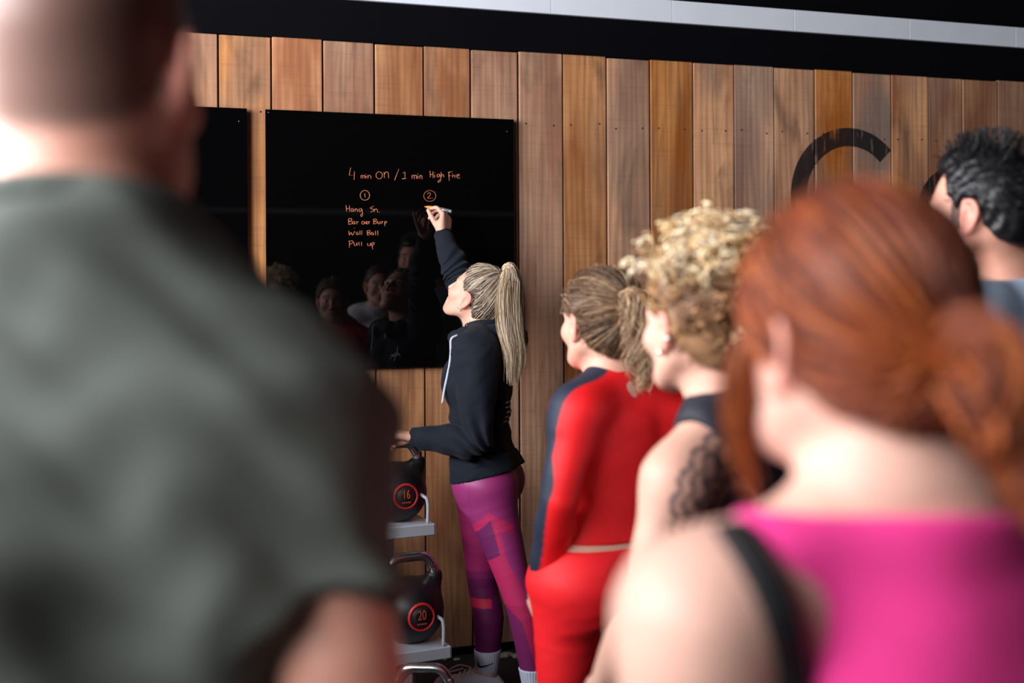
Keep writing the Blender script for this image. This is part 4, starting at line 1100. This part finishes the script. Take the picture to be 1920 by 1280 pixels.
# hair: combed back into a high ponytail
BL = [(184, 160, 134), (212, 194, 170), (138, 116, 100), (94, 78, 72), (224, 208, 188), (166, 142, 116), (74, 60, 56)]
tie = np.array([0, -0.040, 0.152])
ZW = (np.array([-0.13, -0.095, -0.06, -0.040, -0.026, 0.010, 0.022, 0.050, 0.070, 0.12]), np.array([-0.062, -0.060, -0.052, -0.02, 0.028, 0.030, 0.020, 0.052, 0.084, 0.095]))
Sc = hair_cap(hd, 0.008, zl=ZW)
cap = sdf_obj('hair', Sc, 0.0035, M['hair'], coach, lambda V: np.array(lin((66, 54, 50))) * np.random.default_rng(0).uniform(0.85, 1.1, (len(V), 1))); cap['label'] = 'blonde hair combed back'
hair_obj(cap, [combed(hd, tie, 1700, 0.007, 5, BL, rad=0.0008, zl=ZW, npt=14, T=Sc.T)], 'combed_strands')
tw = hd.w(tie)
ctrl = [tw, tw + [0.022, -0.02, 0.008], P(956, 540, 4.05), P(958, 610, 3.97), P(966, 665, 3.95), P(962, 722, 3.96)]
PT = hair_obj(coach, [tail(ctrl, [0.012, 0.026, 0.046, 0.046, 0.034, 0.016], 1000, 6, BL[:2] + BL[4:6] + [(190, 160, 118), (128, 100, 76)], rad=0.00105, npt=26, wav=0.007)], 'ponytail'); PT['label'] = 'long blonde ponytail'
hr = [tw + (hd.R @ np.array([math.cos(a) * 0.016, math.sin(a) * 0.006, math.sin(a) * 0.014])) for a in np.linspace(0, 6.5, 18)]
tube_obj('hair_tie', [hr], [0.0055], M['elastic'], PT, 8)
ep = hd.w((-0.081, -0.004, -0.036)); tube_obj('earring', [[ep + hd.R @ np.array([0, 0.006 * math.cos(a), 0.006 * math.sin(a) - 0.004]) for a in np.linspace(0, 6.3, 14)]], [0.0012], M['metal'], coach, 6)
# flyaway wisps at the neck
lines = []
r = np.random.default_rng(9)
for k in range(16):
    s0 = hd.w((-0.05 + r.normal(0, 0.01), -0.06 + r.normal(0, 0.015), -0.045)); lines.append(catmull([s0, s0 + [r.normal(0, .008), -0.006, -0.03], s0 + [r.normal(0, .012) - 0.01, -0.008, -0.07 + r.normal(0, .01)]], 4))
hair_obj(cap, [(lines, [0.0005] * 16, [np.array(lin(BL[1]))] * 16)], 'neck_wisps')

# marker pen in her hand
pend = norm(P(848, 397, 4.605) - pen_tip); pen = empty('marker_pen', tuple(pen_tip)); tag(pen, 'silver and black marker pen with orange tip in the coach\'s raised hand', 'pen')
zax = pend; xax = norm(np.cross(zax, [0, 0, 1])); yax = np.cross(zax, xax); A = Matrix.Identity(4)
for i in range(3): A[i][0], A[i][1], A[i][2] = xax[i], yax[i], zax[i]
lathe('nib', [(0.0004, 0.0), (0.0016, 0.001), (0.002, 0.006), (0.0048, 0.012)], M['penorange'], pen, 16, A)
lathe('cone', [(0.0048, 0.012), (0.0072, 0.030), (0.0075, 0.040), (0.0072, 0.042)], M['penorange'], pen, 20, A)
lathe('grip', [(0.0062, 0.040), (0.0064, 0.060), (0.0075, 0.061)], M['penblack'], pen, 20, A)
lathe('barrel', [(0.0075, 0.060), (0.0077, 0.062), (0.0077, 0.116), (0.0070, 0.118)], M['pensilver'], pen, 20, A)
lathe('end_cap', [(0.0070, 0.117), (0.0074, 0.118), (0.0074, 0.126), (0.0062, 0.128), (0.0001, 0.128)], M['pensilver'], pen, 20, A)
box('barrel_stripe', (-0.0022, -0.0082, 0.066), (0.0022, -0.0070, 0.112), M['penblack'], pen, 0, A)

# ---------- woman in red
hd = Head(P(1122, 612, 2.85), -31, 2, 0, 0.98, False)
ov = dict(nb=P(1158, 700, 2.85), shL=P(1083, 772, 2.76), elL=P(1050, 930, 2.71), wrL=P(1014, 1122, 2.84), shR=P(1252, 772, 2.93), elR=P(1275, 940, 2.95), wrR=P(1230, 1060, 3.12))
b = Body(0.205, 2.86, 1.55, -29, False, hd, ov, lean=(0.05, 0.0), girth=1.02, bust=0.3)
red = make_person('woman in red long sleeved crop top and red leggings standing nearest the coach', b, (212, 160, 138), 0.009, GRP, dict(L=dict(d=(0.8, 0.55, -0.2), n=(0.3, -0.5, -0.6), curls=RELAX)), dict(brow=(90, 70, 55)))
zcut = P(1130, 1016, 2.80)[2]
S = SDF(); S.loft(b.O, b.ax, b.sec, k=0, grow=0.006, hlim=(zcut, 0.842 * b.H))
for s in (-1, 1): S.ell(b.at(0.722, s * 0.066, 0.040), (0.056, 0.055, 0.056), k=0.05)
for n in 'LR':
    p, r = arm_part(b, n, 2.04, 0.010); S.tube(p[:2], r[:2], k=0.045, sub=1); S.tube(p, r, k=0.008, sub=1, flat='end')
    S.tube([b.J['nb'] + b.u * 0.005, b.J['nb'] * 0.5 + b.J['sh' + n] * 0.5 + b.u * 0.012, b.J['sh' + n]], [0.048, 0.049, 0.053], k=0.045)
S.plane(b.J['nb'] + b.u * 0.030, b.u - b.f * 0.15 * -1)
S.disp(sines(31, (0.3, 0.3, 1.0), 0.0045, 55, 5))
shL, elL, wrL, nb = b.J['shL'], b.J['elL'], b.J['wrL'], b.J['nb']
def red_col(V):
    c = np.tile(np.array(lin((226, 20, 26))), (len(V), 1))
    # navy panel down the outer front of the left sleeve and over the shoulder to the collar
    path = [nb + b.u * 0.03 - b.r * 0.05, nb * 0.5 + shL * 0.5 + b.u * 0.05, shL - b.r * 0.035 + b.u * 0.045, shL * 0.5 + elL * 0.5 - b.r * 0.045 + b.f * 0.02, elL - b.r * 0.038 + b.f * 0.015, wrL - b.r * 0.03 + b.f * 0.01]
    A = catmull(path, 12); d = np.min([np.linalg.norm(V - q, axis=1) for q in A[::1]], 0)
    mk = np.clip((0.038 - d) / 0.006, 0, 1)[:, None]; c = c * (1 - mk) + np.array(lin((34, 40, 58))) * mk
    return c
tp = sdf_obj('crop_top', S, 0.0045, M['sport'], red, red_col); tp['label'] = 'red long sleeved crop top with a navy sleeve panel'
S = leg_garment(b, 0.004, zcut - 0.010, 0.12); S.disp(sines(32, (0.2, 0.2, 1.0), 0.0012, 90, 4))
lg = sdf_obj('leggings', S, 0.006, M['sport'], red, (234, 28, 36)); lg['label'] = 'bright red leggings'
make_shoes(b, red, (220, 220, 224), (235, 235, 235), (225, 225, 228), 0.16)
DB = [(112, 82, 60), (88, 64, 50), (150, 116, 84), (186, 152, 116), (66, 48, 38), (134, 102, 74)]
Sc = hair_cap(hd, 0.016); cap = sdf_obj('hair', Sc, 0.0045, M['hair'], red, (84, 62, 48)); cap['label'] = 'streaked brown hair tied back'
tie = np.array([0.0, -0.118, 0.055])
hair_obj(cap, [combed(hd, tie, 1500, 0.013, 15, DB, rad=0.0009, wave=0.003, T=Sc.T)], 'combed_strands')
tw = hd.w(tie)
packs = [tail([tw, tw + [0.012, -0.035, 0.012], tw + [0.028, -0.05, -0.05], tw + [0.026, -0.045, -0.13], tw + [0.036, -0.04, -0.20]], [0.02, 0.036, 0.044, 0.036, 0.016], 240, 16, DB[2:4] + DB[:1] + [(196, 168, 136)], rad=0.0012, curl=0.009, cfreq=26, npt=40)]
pt = hair_obj(red, packs, 'ponytail'); pt['label'] = 'curly streaked ponytail'
hr = [tw + (hd.R @ np.array([math.cos(a) * 0.02, 0.0, math.sin(a) * 0.02])) for a in np.linspace(0, 6.5, 18)]
tube_obj('hair_tie', [hr], [0.006], M['elastic'], pt, 8)

# ---------- woman with curly blonde hair and tattoo
hd = Head(P(1308, 618, 1.95), -30, 0, 0, 0.96, False)
ov = dict(nb=P(1368, 752, 1.95), shL=P(1272, 905, 1.84), elL=P(1200, 1150, 1.80), wrL=P(1128, 1300, 1.98), shR=P(1520, 890, 2.05))
b = Body(0.375, 1.96, 1.545, -34, False, hd, ov, lean=(0, 0), girth=1.04, bust=0.6, armk=0.05)
tc0 = P(1400, 962, 1.80)
def tattoo(V, c):
    d = V - tc0; back = ((V - b.O) @ b.f < 0.02)
    x, z = d @ norm(b.r * 0.9 - b.f * 0.4), d[:, 2]; r = np.hypot(x, z); a = np.arctan2(z, x)
    ink = (r < 0.030) | (np.abs(r - 0.046 - 0.008 * np.abs(np.sin(a * 8))) < 0.0035) | (np.abs(r - 0.066 - 0.010 * np.abs(np.sin(a * 7))) < 0.004) | (np.abs(r - 0.092 - 0.012 * np.abs(np.sin(a * 8))) < 0.0045)
    ink |= (np.hypot(r - 0.084, (np.mod(a, 0.4488) - 0.2244) * 0.084) < 0.0085) | (np.abs(r - 0.113 - 0.008 * np.abs(np.sin(a * 9))) < 0.004) | (np.hypot(r - 0.056, (np.mod(a, 0.39) - 0.195) * 0.056) < 0.005)
    k = (ink & back & (r < 0.125)); c[k] = c[k] * 0.25 + np.array(lin((46, 50, 66))) * 0.75
curly = make_person('woman with piled curly blonde hair and a dark mandala tattoo on her shoulder blade', b, (214, 164, 144), 0.0050, GRP, None, dict(tattoo=tattoo, brow=(120, 92, 70)))
S = SDF(); S.loft(b.O, b.ax, b.sec, k=0, grow=0.007, hlim=(0.55 * b.H, 0.842 * b.H))
for s in (-1, 1): S.ell(b.at(0.722, s * 0.066, 0.076), (0.062, 0.058, 0.062), k=0.04)
for n, s in (('L', -1), ('R', 1)):
    S.tube([b.J['nb'] + b.u * 0.01, b.J['nb'] * 0.60 + b.J['sh' + n] * 0.40 + b.u * 0.012], [0.056, 0.055], k=0.04)
    p, r = b.armpts(n); S.tube([p[0] + b.r * s * 0.02 + b.u * 0.03, p[0] + b.r * s * 0.01 - b.u * 0.08], [0.085, 0.075], k=0.012, mode='s')
    S.ell(b.J['sh' + n] - b.f * 0.10 - b.u * 0.085 - b.r * s * 0.035, (0.105, 0.11, 0.13), b.ax, k=0.012, mode='s')
S.plane(b.J['nb'] + b.u * 0.016 , b.u - b.f * -0.2)
tk = sdf_obj('tank_top', S, 0.0055, M['sport'], curly, (30, 32, 42)); tk['label'] = 'black racerback tank top'
S = leg_garment(b, 0.005, 0.62 * b.H, 0.10); sdf_obj('leggings', S, 0.008, M['sport'], curly, (24, 25, 32))
make_shoes(b, curly, (40, 40, 44), (225, 225, 225))
CB = [(226, 196, 150), (238, 216, 178), (206, 168, 118), (178, 136, 92), (244, 228, 200)]
CD = [(140, 98, 66), (164, 118, 80), (112, 78, 54), (184, 140, 98)]
cap = sdf_obj('hair', hair_cap(hd, 0.013, noise=sines(41, (1, 1, 1), 0.006, 160, 5)), 0.005, M['hair'], curly, (132, 96, 66)); cap['label'] = 'curly hair, brown at the nape, blonde on top'
r = np.random.default_rng(44); lines, rads, cols = [], [], []
while len(lines) < 620:
    d = norm(r.normal(0, 1, 3)); p = HC + d * (HR + 0.006)
    if p[2] < np.interp(p[1], ZL_Y, ZL_Z): continue
    top = np.clip((p[2] - 0.03) / 0.07, 0, 1)
    tgt = np.array([0.0, -0.055, 0.155]); L = r.uniform(0.05, 0.10) * (0.7 + 0.8 * top)
    g0 = norm(d * (0.35 + 0.75 * top) + norm(tgt - p) * 0.8 + r.normal(0, 0.35, 3)); n = 30; t = np.linspace(0, 1, n)[:, None]
    ax_ = p + g0 * L * t + np.array([0, -0.01, -0.05]) * (t ** 2) * (0.4 + 0.8 * top) + d * 0.012 * np.sin(t * 3.1)
    u = norm(np.cross(g0, [0.2, 0.3, 0.9])); v = np.cross(g0, u); cr = r.uniform(0.004, 0.009); fr = r.uniform(12, 20); ph = r.uniform(0, 6.28)
    ax_ = ax_ + cr * np.clip(t * 5, 0, 1) * (np.cos(t * fr + ph) * u + np.sin(t * fr + ph) * v)
    q = (ax_ - HC) / (HR + 0.004); k_ = np.sqrt((q ** 2).sum(1, keepdims=True)); ax_ = np.where(k_ < 1, HC + (ax_ - HC) / k_, ax_)
    pal = CB if r.random() < top * 1.1 + 0.05 else CD
    lines.append(hd.w(ax_)); cols.append(np.array(lin(pal[r.integers(len(pal))])) * r.uniform(0.8, 1.15)); rads.append(np.full(n, r.uniform(0.0012, 0.0026)))
# the piled knot on top
for k in range(420):
    c0 = np.array([0.0, -0.050, 0.135]) + r.normal(0, 1, 3) * np.array([0.034, 0.040, 0.018]); g0 = norm(r.normal(0, 1, 3) + np.array([0, -0.1, 0.5])); L = r.uniform(0.03, 0.07); n = 26; t = np.linspace(0, 1, n)[:, None]
    u = norm(np.cross(g0, [0.2, 0.3, 0.9])); v = np.cross(g0, u); cr = r.uniform(0.006, 0.012); fr = r.uniform(9, 17); ph = r.uniform(0, 6.28)
    ax_ = c0 + g0 * L * (t - 0.3) + cr * (np.cos(t * fr + ph) * u + np.sin(t * fr + ph) * v) - np.array([0, 0, 0.03]) * t ** 2
    lines.append(hd.w(ax_)); cols.append(np.array(lin(CB[r.integers(len(CB))])) * r.uniform(0.8, 1.15)); rads.append(np.full(n, r.uniform(0.0014, 0.003)))
hair_obj(cap, [(lines, rads, cols)], 'curls')
for zz, yy in ((-0.036, -0.004), (-0.012, -0.026)):
    ep = hd.w((-0.083, yy, zz)); S = SDF(); S.ell(ep, (0.0055,) * 3, k=0); sdf_obj('earring', S, 0.0025, M['metal'], curly, (225, 220, 215))

# ---------- red-haired woman in pink
hd = Head(P(1584, 652, 0.90), -24, 2, 0, 0.86, False)
ov = dict(nb=P(1712, 925, 0.885), shL=P(1312, 1160, 0.83), elL=P(1235, 1760, 0.80), wrL=P(1180, 2250, 0.92), shR=P(2080, 1130, 0.96), elR=P(2200, 1760, 0.98), wrR=P(2150, 2250, 1.08))
b = Body(0.300, 0.90, 1.57, -20, False, hd, ov, girth=1.08, bust=0.7, armk=0.05)
pink = make_person('red-haired woman in a bright pink sleeveless top in the right foreground', b, (218, 170, 152), 0.0080, GRP, None, dict(brow=(130, 80, 50)))
S = SDF(); S.loft(b.O, b.ax, loose(b, a=0.014), k=0, hlim=(0.50 * b.H, 0.842 * b.H))
for s in (-1, 1): S.ell(b.at(0.722, s * 0.07, 0.08), (0.068, 0.064, 0.066), k=0.04)
for n, s in (('L', -1), ('R', 1)):
    S.tube([b.J['nb'] + b.u * 0.0, b.J['nb'] * 0.35 + b.J['sh' + n] * 0.65 + b.u * 0.010], [0.056, 0.049], k=0.04)
    S.tube([b.J['sh' + n] + b.r * s * 0.045 + b.u * 0.05, b.J['sh' + n] + b.r * s * 0.028 - b.u * 0.02, b.J['sh' + n] + b.r * s * 0.035 - b.u * 0.10], [0.075, 0.076, 0.07], k=0.008, mode='s')
S.plane(b.J['nb'] - b.u * 0.010, b.u + b.f * 0.05 + b.r * 0.08)
S.disp(sines(51, (1.0, 1.0, 0.35), 0.007, 45, 5))
tk = sdf_obj('sleeveless_top', S, 0.006, M['cloth'], pink, (230, 58, 138)); tk['label'] = 'bright pink sleeveless top'
# black bra strap showing along the left armhole
body = b.S; pts = []
for x_, y_ in ((1392, 985), (1412, 1015), (1440, 1060), (1466, 1110), (1486, 1170), (1500, 1240), (1508, 1320)):
    o_ = P(x_, y_, 0.45); hit = body.cast(o_, P(x_, y_, 0.9) - o_)[0]; pts.append(hit + norm(o_ - hit) * 0.003)
st = tube_obj('bra_strap', [catmull(pts, 4), catmull(np.array(pts) - b.r * 0.008, 4), catmull(np.array(pts) - b.r * 0.016, 4)], [0.006] * 3, M['elastic'], pink, 8); st['label'] = 'black strap'
S = leg_garment(b, 0.005, 0.60 * b.H, 0.10); sdf_obj('leggings', S, 0.009, M['sport'], pink, (26, 26, 32))
make_shoes(b, pink, (60, 60, 64), (225, 225, 225), vox=0.008)
RD = [(132, 62, 28), (160, 78, 34), (102, 44, 24), (182, 98, 46), (74, 32, 22), (118, 54, 30)]
ZR = (np.array([-0.13, -0.095, -0.06, -0.03, 0.004, 0.030, 0.055, 0.075, 0.12]), np.array([-0.055, -0.050, -0.040, -0.022, -0.016, -0.012, 0.030, 0.070, 0.085]))
Sc = hair_cap(hd, 0.017, zl=ZR); cap = sdf_obj('hair', Sc, 0.005, M['hair'], pink, (104, 46, 26)); cap['label'] = 'copper red hair tied low at the back'
tie = np.array([0.0, -0.118, -0.010])
hair_obj(cap, [combed(hd, tie, 1500, 0.008, 25, RD, rad=0.0016, wave=0.002, zl=ZR, T=Sc.T)], 'combed_strands')
tw = hd.w(tie)
packs = [tail([tw, tw + [0.008, -0.028, 0.024], tw + [0.026, -0.040, 0.0], tw + [0.022, -0.036, -0.036], tw + [0.0, -0.03, -0.040]], [0.014, 0.020, 0.022, 0.020, 0.012], 260, 26, RD, rad=0.0015, curl=0.006, cfreq=13),
         tail([tw, tw + [0.018, -0.03, -0.015], tw + [0.040, -0.035, -0.05], tw + [0.052, -0.035, -0.105]], [0.014, 0.022, 0.022, 0.010], 200, 27, RD, rad=0.0015, curl=0.006, cfreq=13)]
pt = hair_obj(pink, packs, 'ponytail'); pt['label'] = 'messy low copper ponytail'
s0 = hd.w((-0.066, 0.040, 0.03))
lk = hair_obj(pink, [tail([s0, hd.w((-0.078, 0.050, -0.03)), hd.w((-0.074, 0.052, -0.09)), hd.w((-0.060, 0.050, -0.145))], [0.008, 0.012, 0.011, 0.003], 90, 28, RD[1:4] , rad=0.0011)], 'loose_lock')

# ---------- man in grey-green T-shirt, left foreground
hd = Head(P(172, 150, 0.975), 6, 0, 0, 1.04, True)
ov = dict(nb=P(160, 420, 0.96), shR=P(538, 835, 0.965), elR=P(655, 1330, 0.90), wrR=P(590, 1440, 1.12), shL=P(-262, 835, 0.965), elL=P(-340, 1290, 0.90), wrL=P(-240, 1420, 1.12))
b = Body(-0.357, 0.97, 1.80, 3, True, hd, ov, girth=1.08, armk=0.03)
man = make_person('man with shaved head in grey-green T-shirt in the left foreground', b, (200, 142, 122), 0.0085, GRP, dict(R=dict(d=(-0.6, 0.7, 0.05), n=(-0.2, -0.2, -1), curls=RELAX), L=dict(d=(0.6, 0.7, 0.05), n=(0.2, -0.2, -1), curls=RELAX)), dict(stubble=(92, 72, 66), brow=(80, 60, 48)))
def tshirt(b, parent, col, vox, sleeve, a=0.016, seed=1, amp=0.009, colf=None, collar=0.016):
    S = SDF(); sec = []
    for h_, cx, cy, w, df, db in b.sec:
        z = h_ / b.H; g = np.interp(z, [0.46, 0.62, 0.70, 0.78, 0.82, 0.86], [0.03, 0.034, 0.024, 0.016, 0.012, 0.008]) * a / 0.016
        sec.append((h_, cx, cy, w + g, df + g, db + g))
    S.loft(b.O, b.ax, sec, k=0, hlim=(0.475 * b.H, 0.852 * b.H))
    for n, s in (('L', -1), ('R', 1)):
        S.tube([b.J['nb'], b.J['nb'] * 0.5 + b.J['sh' + n] * 0.5 + b.u * 0.012, b.J['sh' + n]], np.array([0.076, 0.070, 0.068]) * b.k, k=0.05)
        p, r = arm_part(b, n, sleeve, 0.014); r = r + np.linspace(0, 0.010, len(r)); S.tube(p[:5], r[:5], k=0.05, sub=1); S.tube(p, r, k=0.012, sub=1, flat='end')
    S.plane(b.J['nb'] + b.u * collar, b.u + b.f * 0.22)
    f1 = sines(seed, (1.0, 0.9, 0.28), amp, 38, 6); f2 = sines(seed + 1, (0.6, 0.6, 0.8), amp * 0.5, 60, 4)
    S.disp(lambda Q: f1(Q) * np.clip((0.80 * b.H - Q[:, 2]) / 0.15, 0.12, 1.0) + f2(Q) * 0.7)
    return S, sdf_obj('t_shirt', S, vox, M['cloth'], parent, colf or col)
S, ts = tshirt(b, man, (84, 88, 82), 0.006, 0.66, seed=61, amp=0.030, collar=0.012); ts['label'] = 'grey-green T-shirt'
nb = b.J['nb']; ring = [nb + b.u * (0.004 - 0.020 * math.cos(a)) + b.f * (math.cos(a) * 0.078 + 0.004) + b.r * math.sin(a) * 0.086 for a in np.linspace(0, 2 * np.pi, 25)]
Cl = SDF(); Cl.tube(ring, [0.013] * 25, k=0, sub=1); sdf_obj('collar', Cl, 0.005, M['cloth'], ts, (80, 84, 78))
def trousers(b, parent, col, vox=0.009):
    S = leg_garment(b, 0.016, 0.60 * b.H, 0.06); S.disp(sines(5, (0.5, 0.5, 1), 0.006, 50, 4)); return sdf_obj('trousers', S, vox, M['cloth'], parent, col)
trousers(b, man, (34, 34, 38)); make_shoes(b, man, (40, 40, 44), (215, 215, 215), vox=0.008)

# ---------- bearded man in pale blue T-shirt, right edge
hd = Head(P(1838, 408, 2.45), -46, 3, 0, 1.05, True)
ov = dict(nb=P(1905, 548, 2.49))
b = Body(1.076, 2.51, 1.775, -34, True, hd, ov, girth=1.0)
b.J['nb'] = np.asarray(ov['nb'])
man2 = make_person('bearded dark-haired man in pale blue T-shirt at the right edge', b, (208, 150, 128), 0.010, GRP, None, dict(beard=(62, 44, 36), brow=(44, 34, 30)))
S, ts = tshirt(b, man2, (168, 186, 208), 0.006, 0.66, seed=71, amp=0.009); ts['label'] = 'pale blue T-shirt'
ZM = (np.array([-0.13, -0.095, -0.06, -0.035, -0.028, 0.004, 0.016, 0.040, 0.056, 0.12]), np.array([-0.060, -0.058, -0.045, -0.020, 0.028, 0.034, 0.010, 0.045, 0.098, 0.105]))
def quiff(T): T.ell((0, 0.005, 0.105), (0.064, 0.082, 0.042), k=0.02)
cap = sdf_obj('hair', hair_cap(hd, 0.010, zl=ZM, noise=sines(72, (1, 1, 1), 0.004, 200, 5), extra=quiff), 0.0042, M['hair'], man2, (16, 15, 18)); cap['label'] = 'short black hair'
r = np.random.default_rng(73); lines, rads, cols = [], [], []
while len(lines) < 900:
    d = norm(r.normal(0, 1, 3)); p = HC + d * (HR + 0.009)
    if p[2] < np.interp(p[1], *ZM): continue
    top = np.clip((p[2] - 0.06) / 0.05, 0, 1); p = p + np.array([0, 0, 0.014 * top])
    g0 = norm(d * 0.5 + np.array([0, -0.2, -0.35 + 0.9 * top]) + r.normal(0, 0.3, 3)); t = np.linspace(0, 1, 5)[:, None]
    lines.append(hd.w(p + g0 * t * (0.012 + 0.018 * top))); rads.append([0.0012] * 5); cols.append(np.array(lin((19, 17, 20))) * r.uniform(0.5, 1.3))
hair_obj(cap, [(lines, rads, cols)], 'short_strands')
trousers(b, man2, (30, 32, 40)); make_shoes(b, man2, (40, 40, 44), (215, 215, 215), vox=0.008)

# ---------- woman in a white printed T-shirt (seen in the glass of the board)
hd = Head((0.635, 2.63, 1.475), -24, 0, 0, 0.97, False)
b = Body(0.66, 2.60, 1.60, -26, False, hd, None, girth=1.03)
b.J['nb'] = hd.w((0, -0.04, -0.115))
wt = make_person('woman in a white printed T-shirt, seen reflected in the glass board', b, (212, 160, 138), 0.012, GRP, None, dict(brow=(96, 74, 58)), fine=False)
def tee_col(V):
    c = np.tile(np.array(lin((226, 230, 238))), (len(V), 1)); q = (V - b.O) @ b.ax; fr = q[:, 1] > 0.03; x, z = q[:, 0], q[:, 2] - 0.70 * b.H
    c[fr & (np.hypot(x, z - 0.035) < 0.026)] = lin((70, 190, 60))
    mag = fr & (z < 0.005) & (z > -0.17) & ((np.abs(np.abs(x) - 0.045 - z * 0.15) < 0.022) | (np.abs(z + 0.06) < 0.02) & (np.abs(x) < 0.05) | (np.abs(x) < 0.02) & (z < -0.09))
    c[mag] = lin((170, 50, 150)); return c
S, ts = tshirt(b, wt, None, 0.006, 0.7, seed=81, amp=0.008, colf=tee_col); ts['label'] = 'white T-shirt with a green dot and magenta print'
Sc = hair_cap(hd, 0.010); cap = sdf_obj('hair', Sc, 0.006, M['hair'], wt, (70, 52, 42))
hair_obj(cap, [combed(hd, np.array([0, -0.118, 0.03]), 260, 0.010, 85, DB, rad=0.0018, T=Sc.T)], 'combed_strands')
trousers(b, wt, (34, 34, 40)); make_shoes(b, wt, (60, 60, 64), (215, 215, 215), vox=0.008)
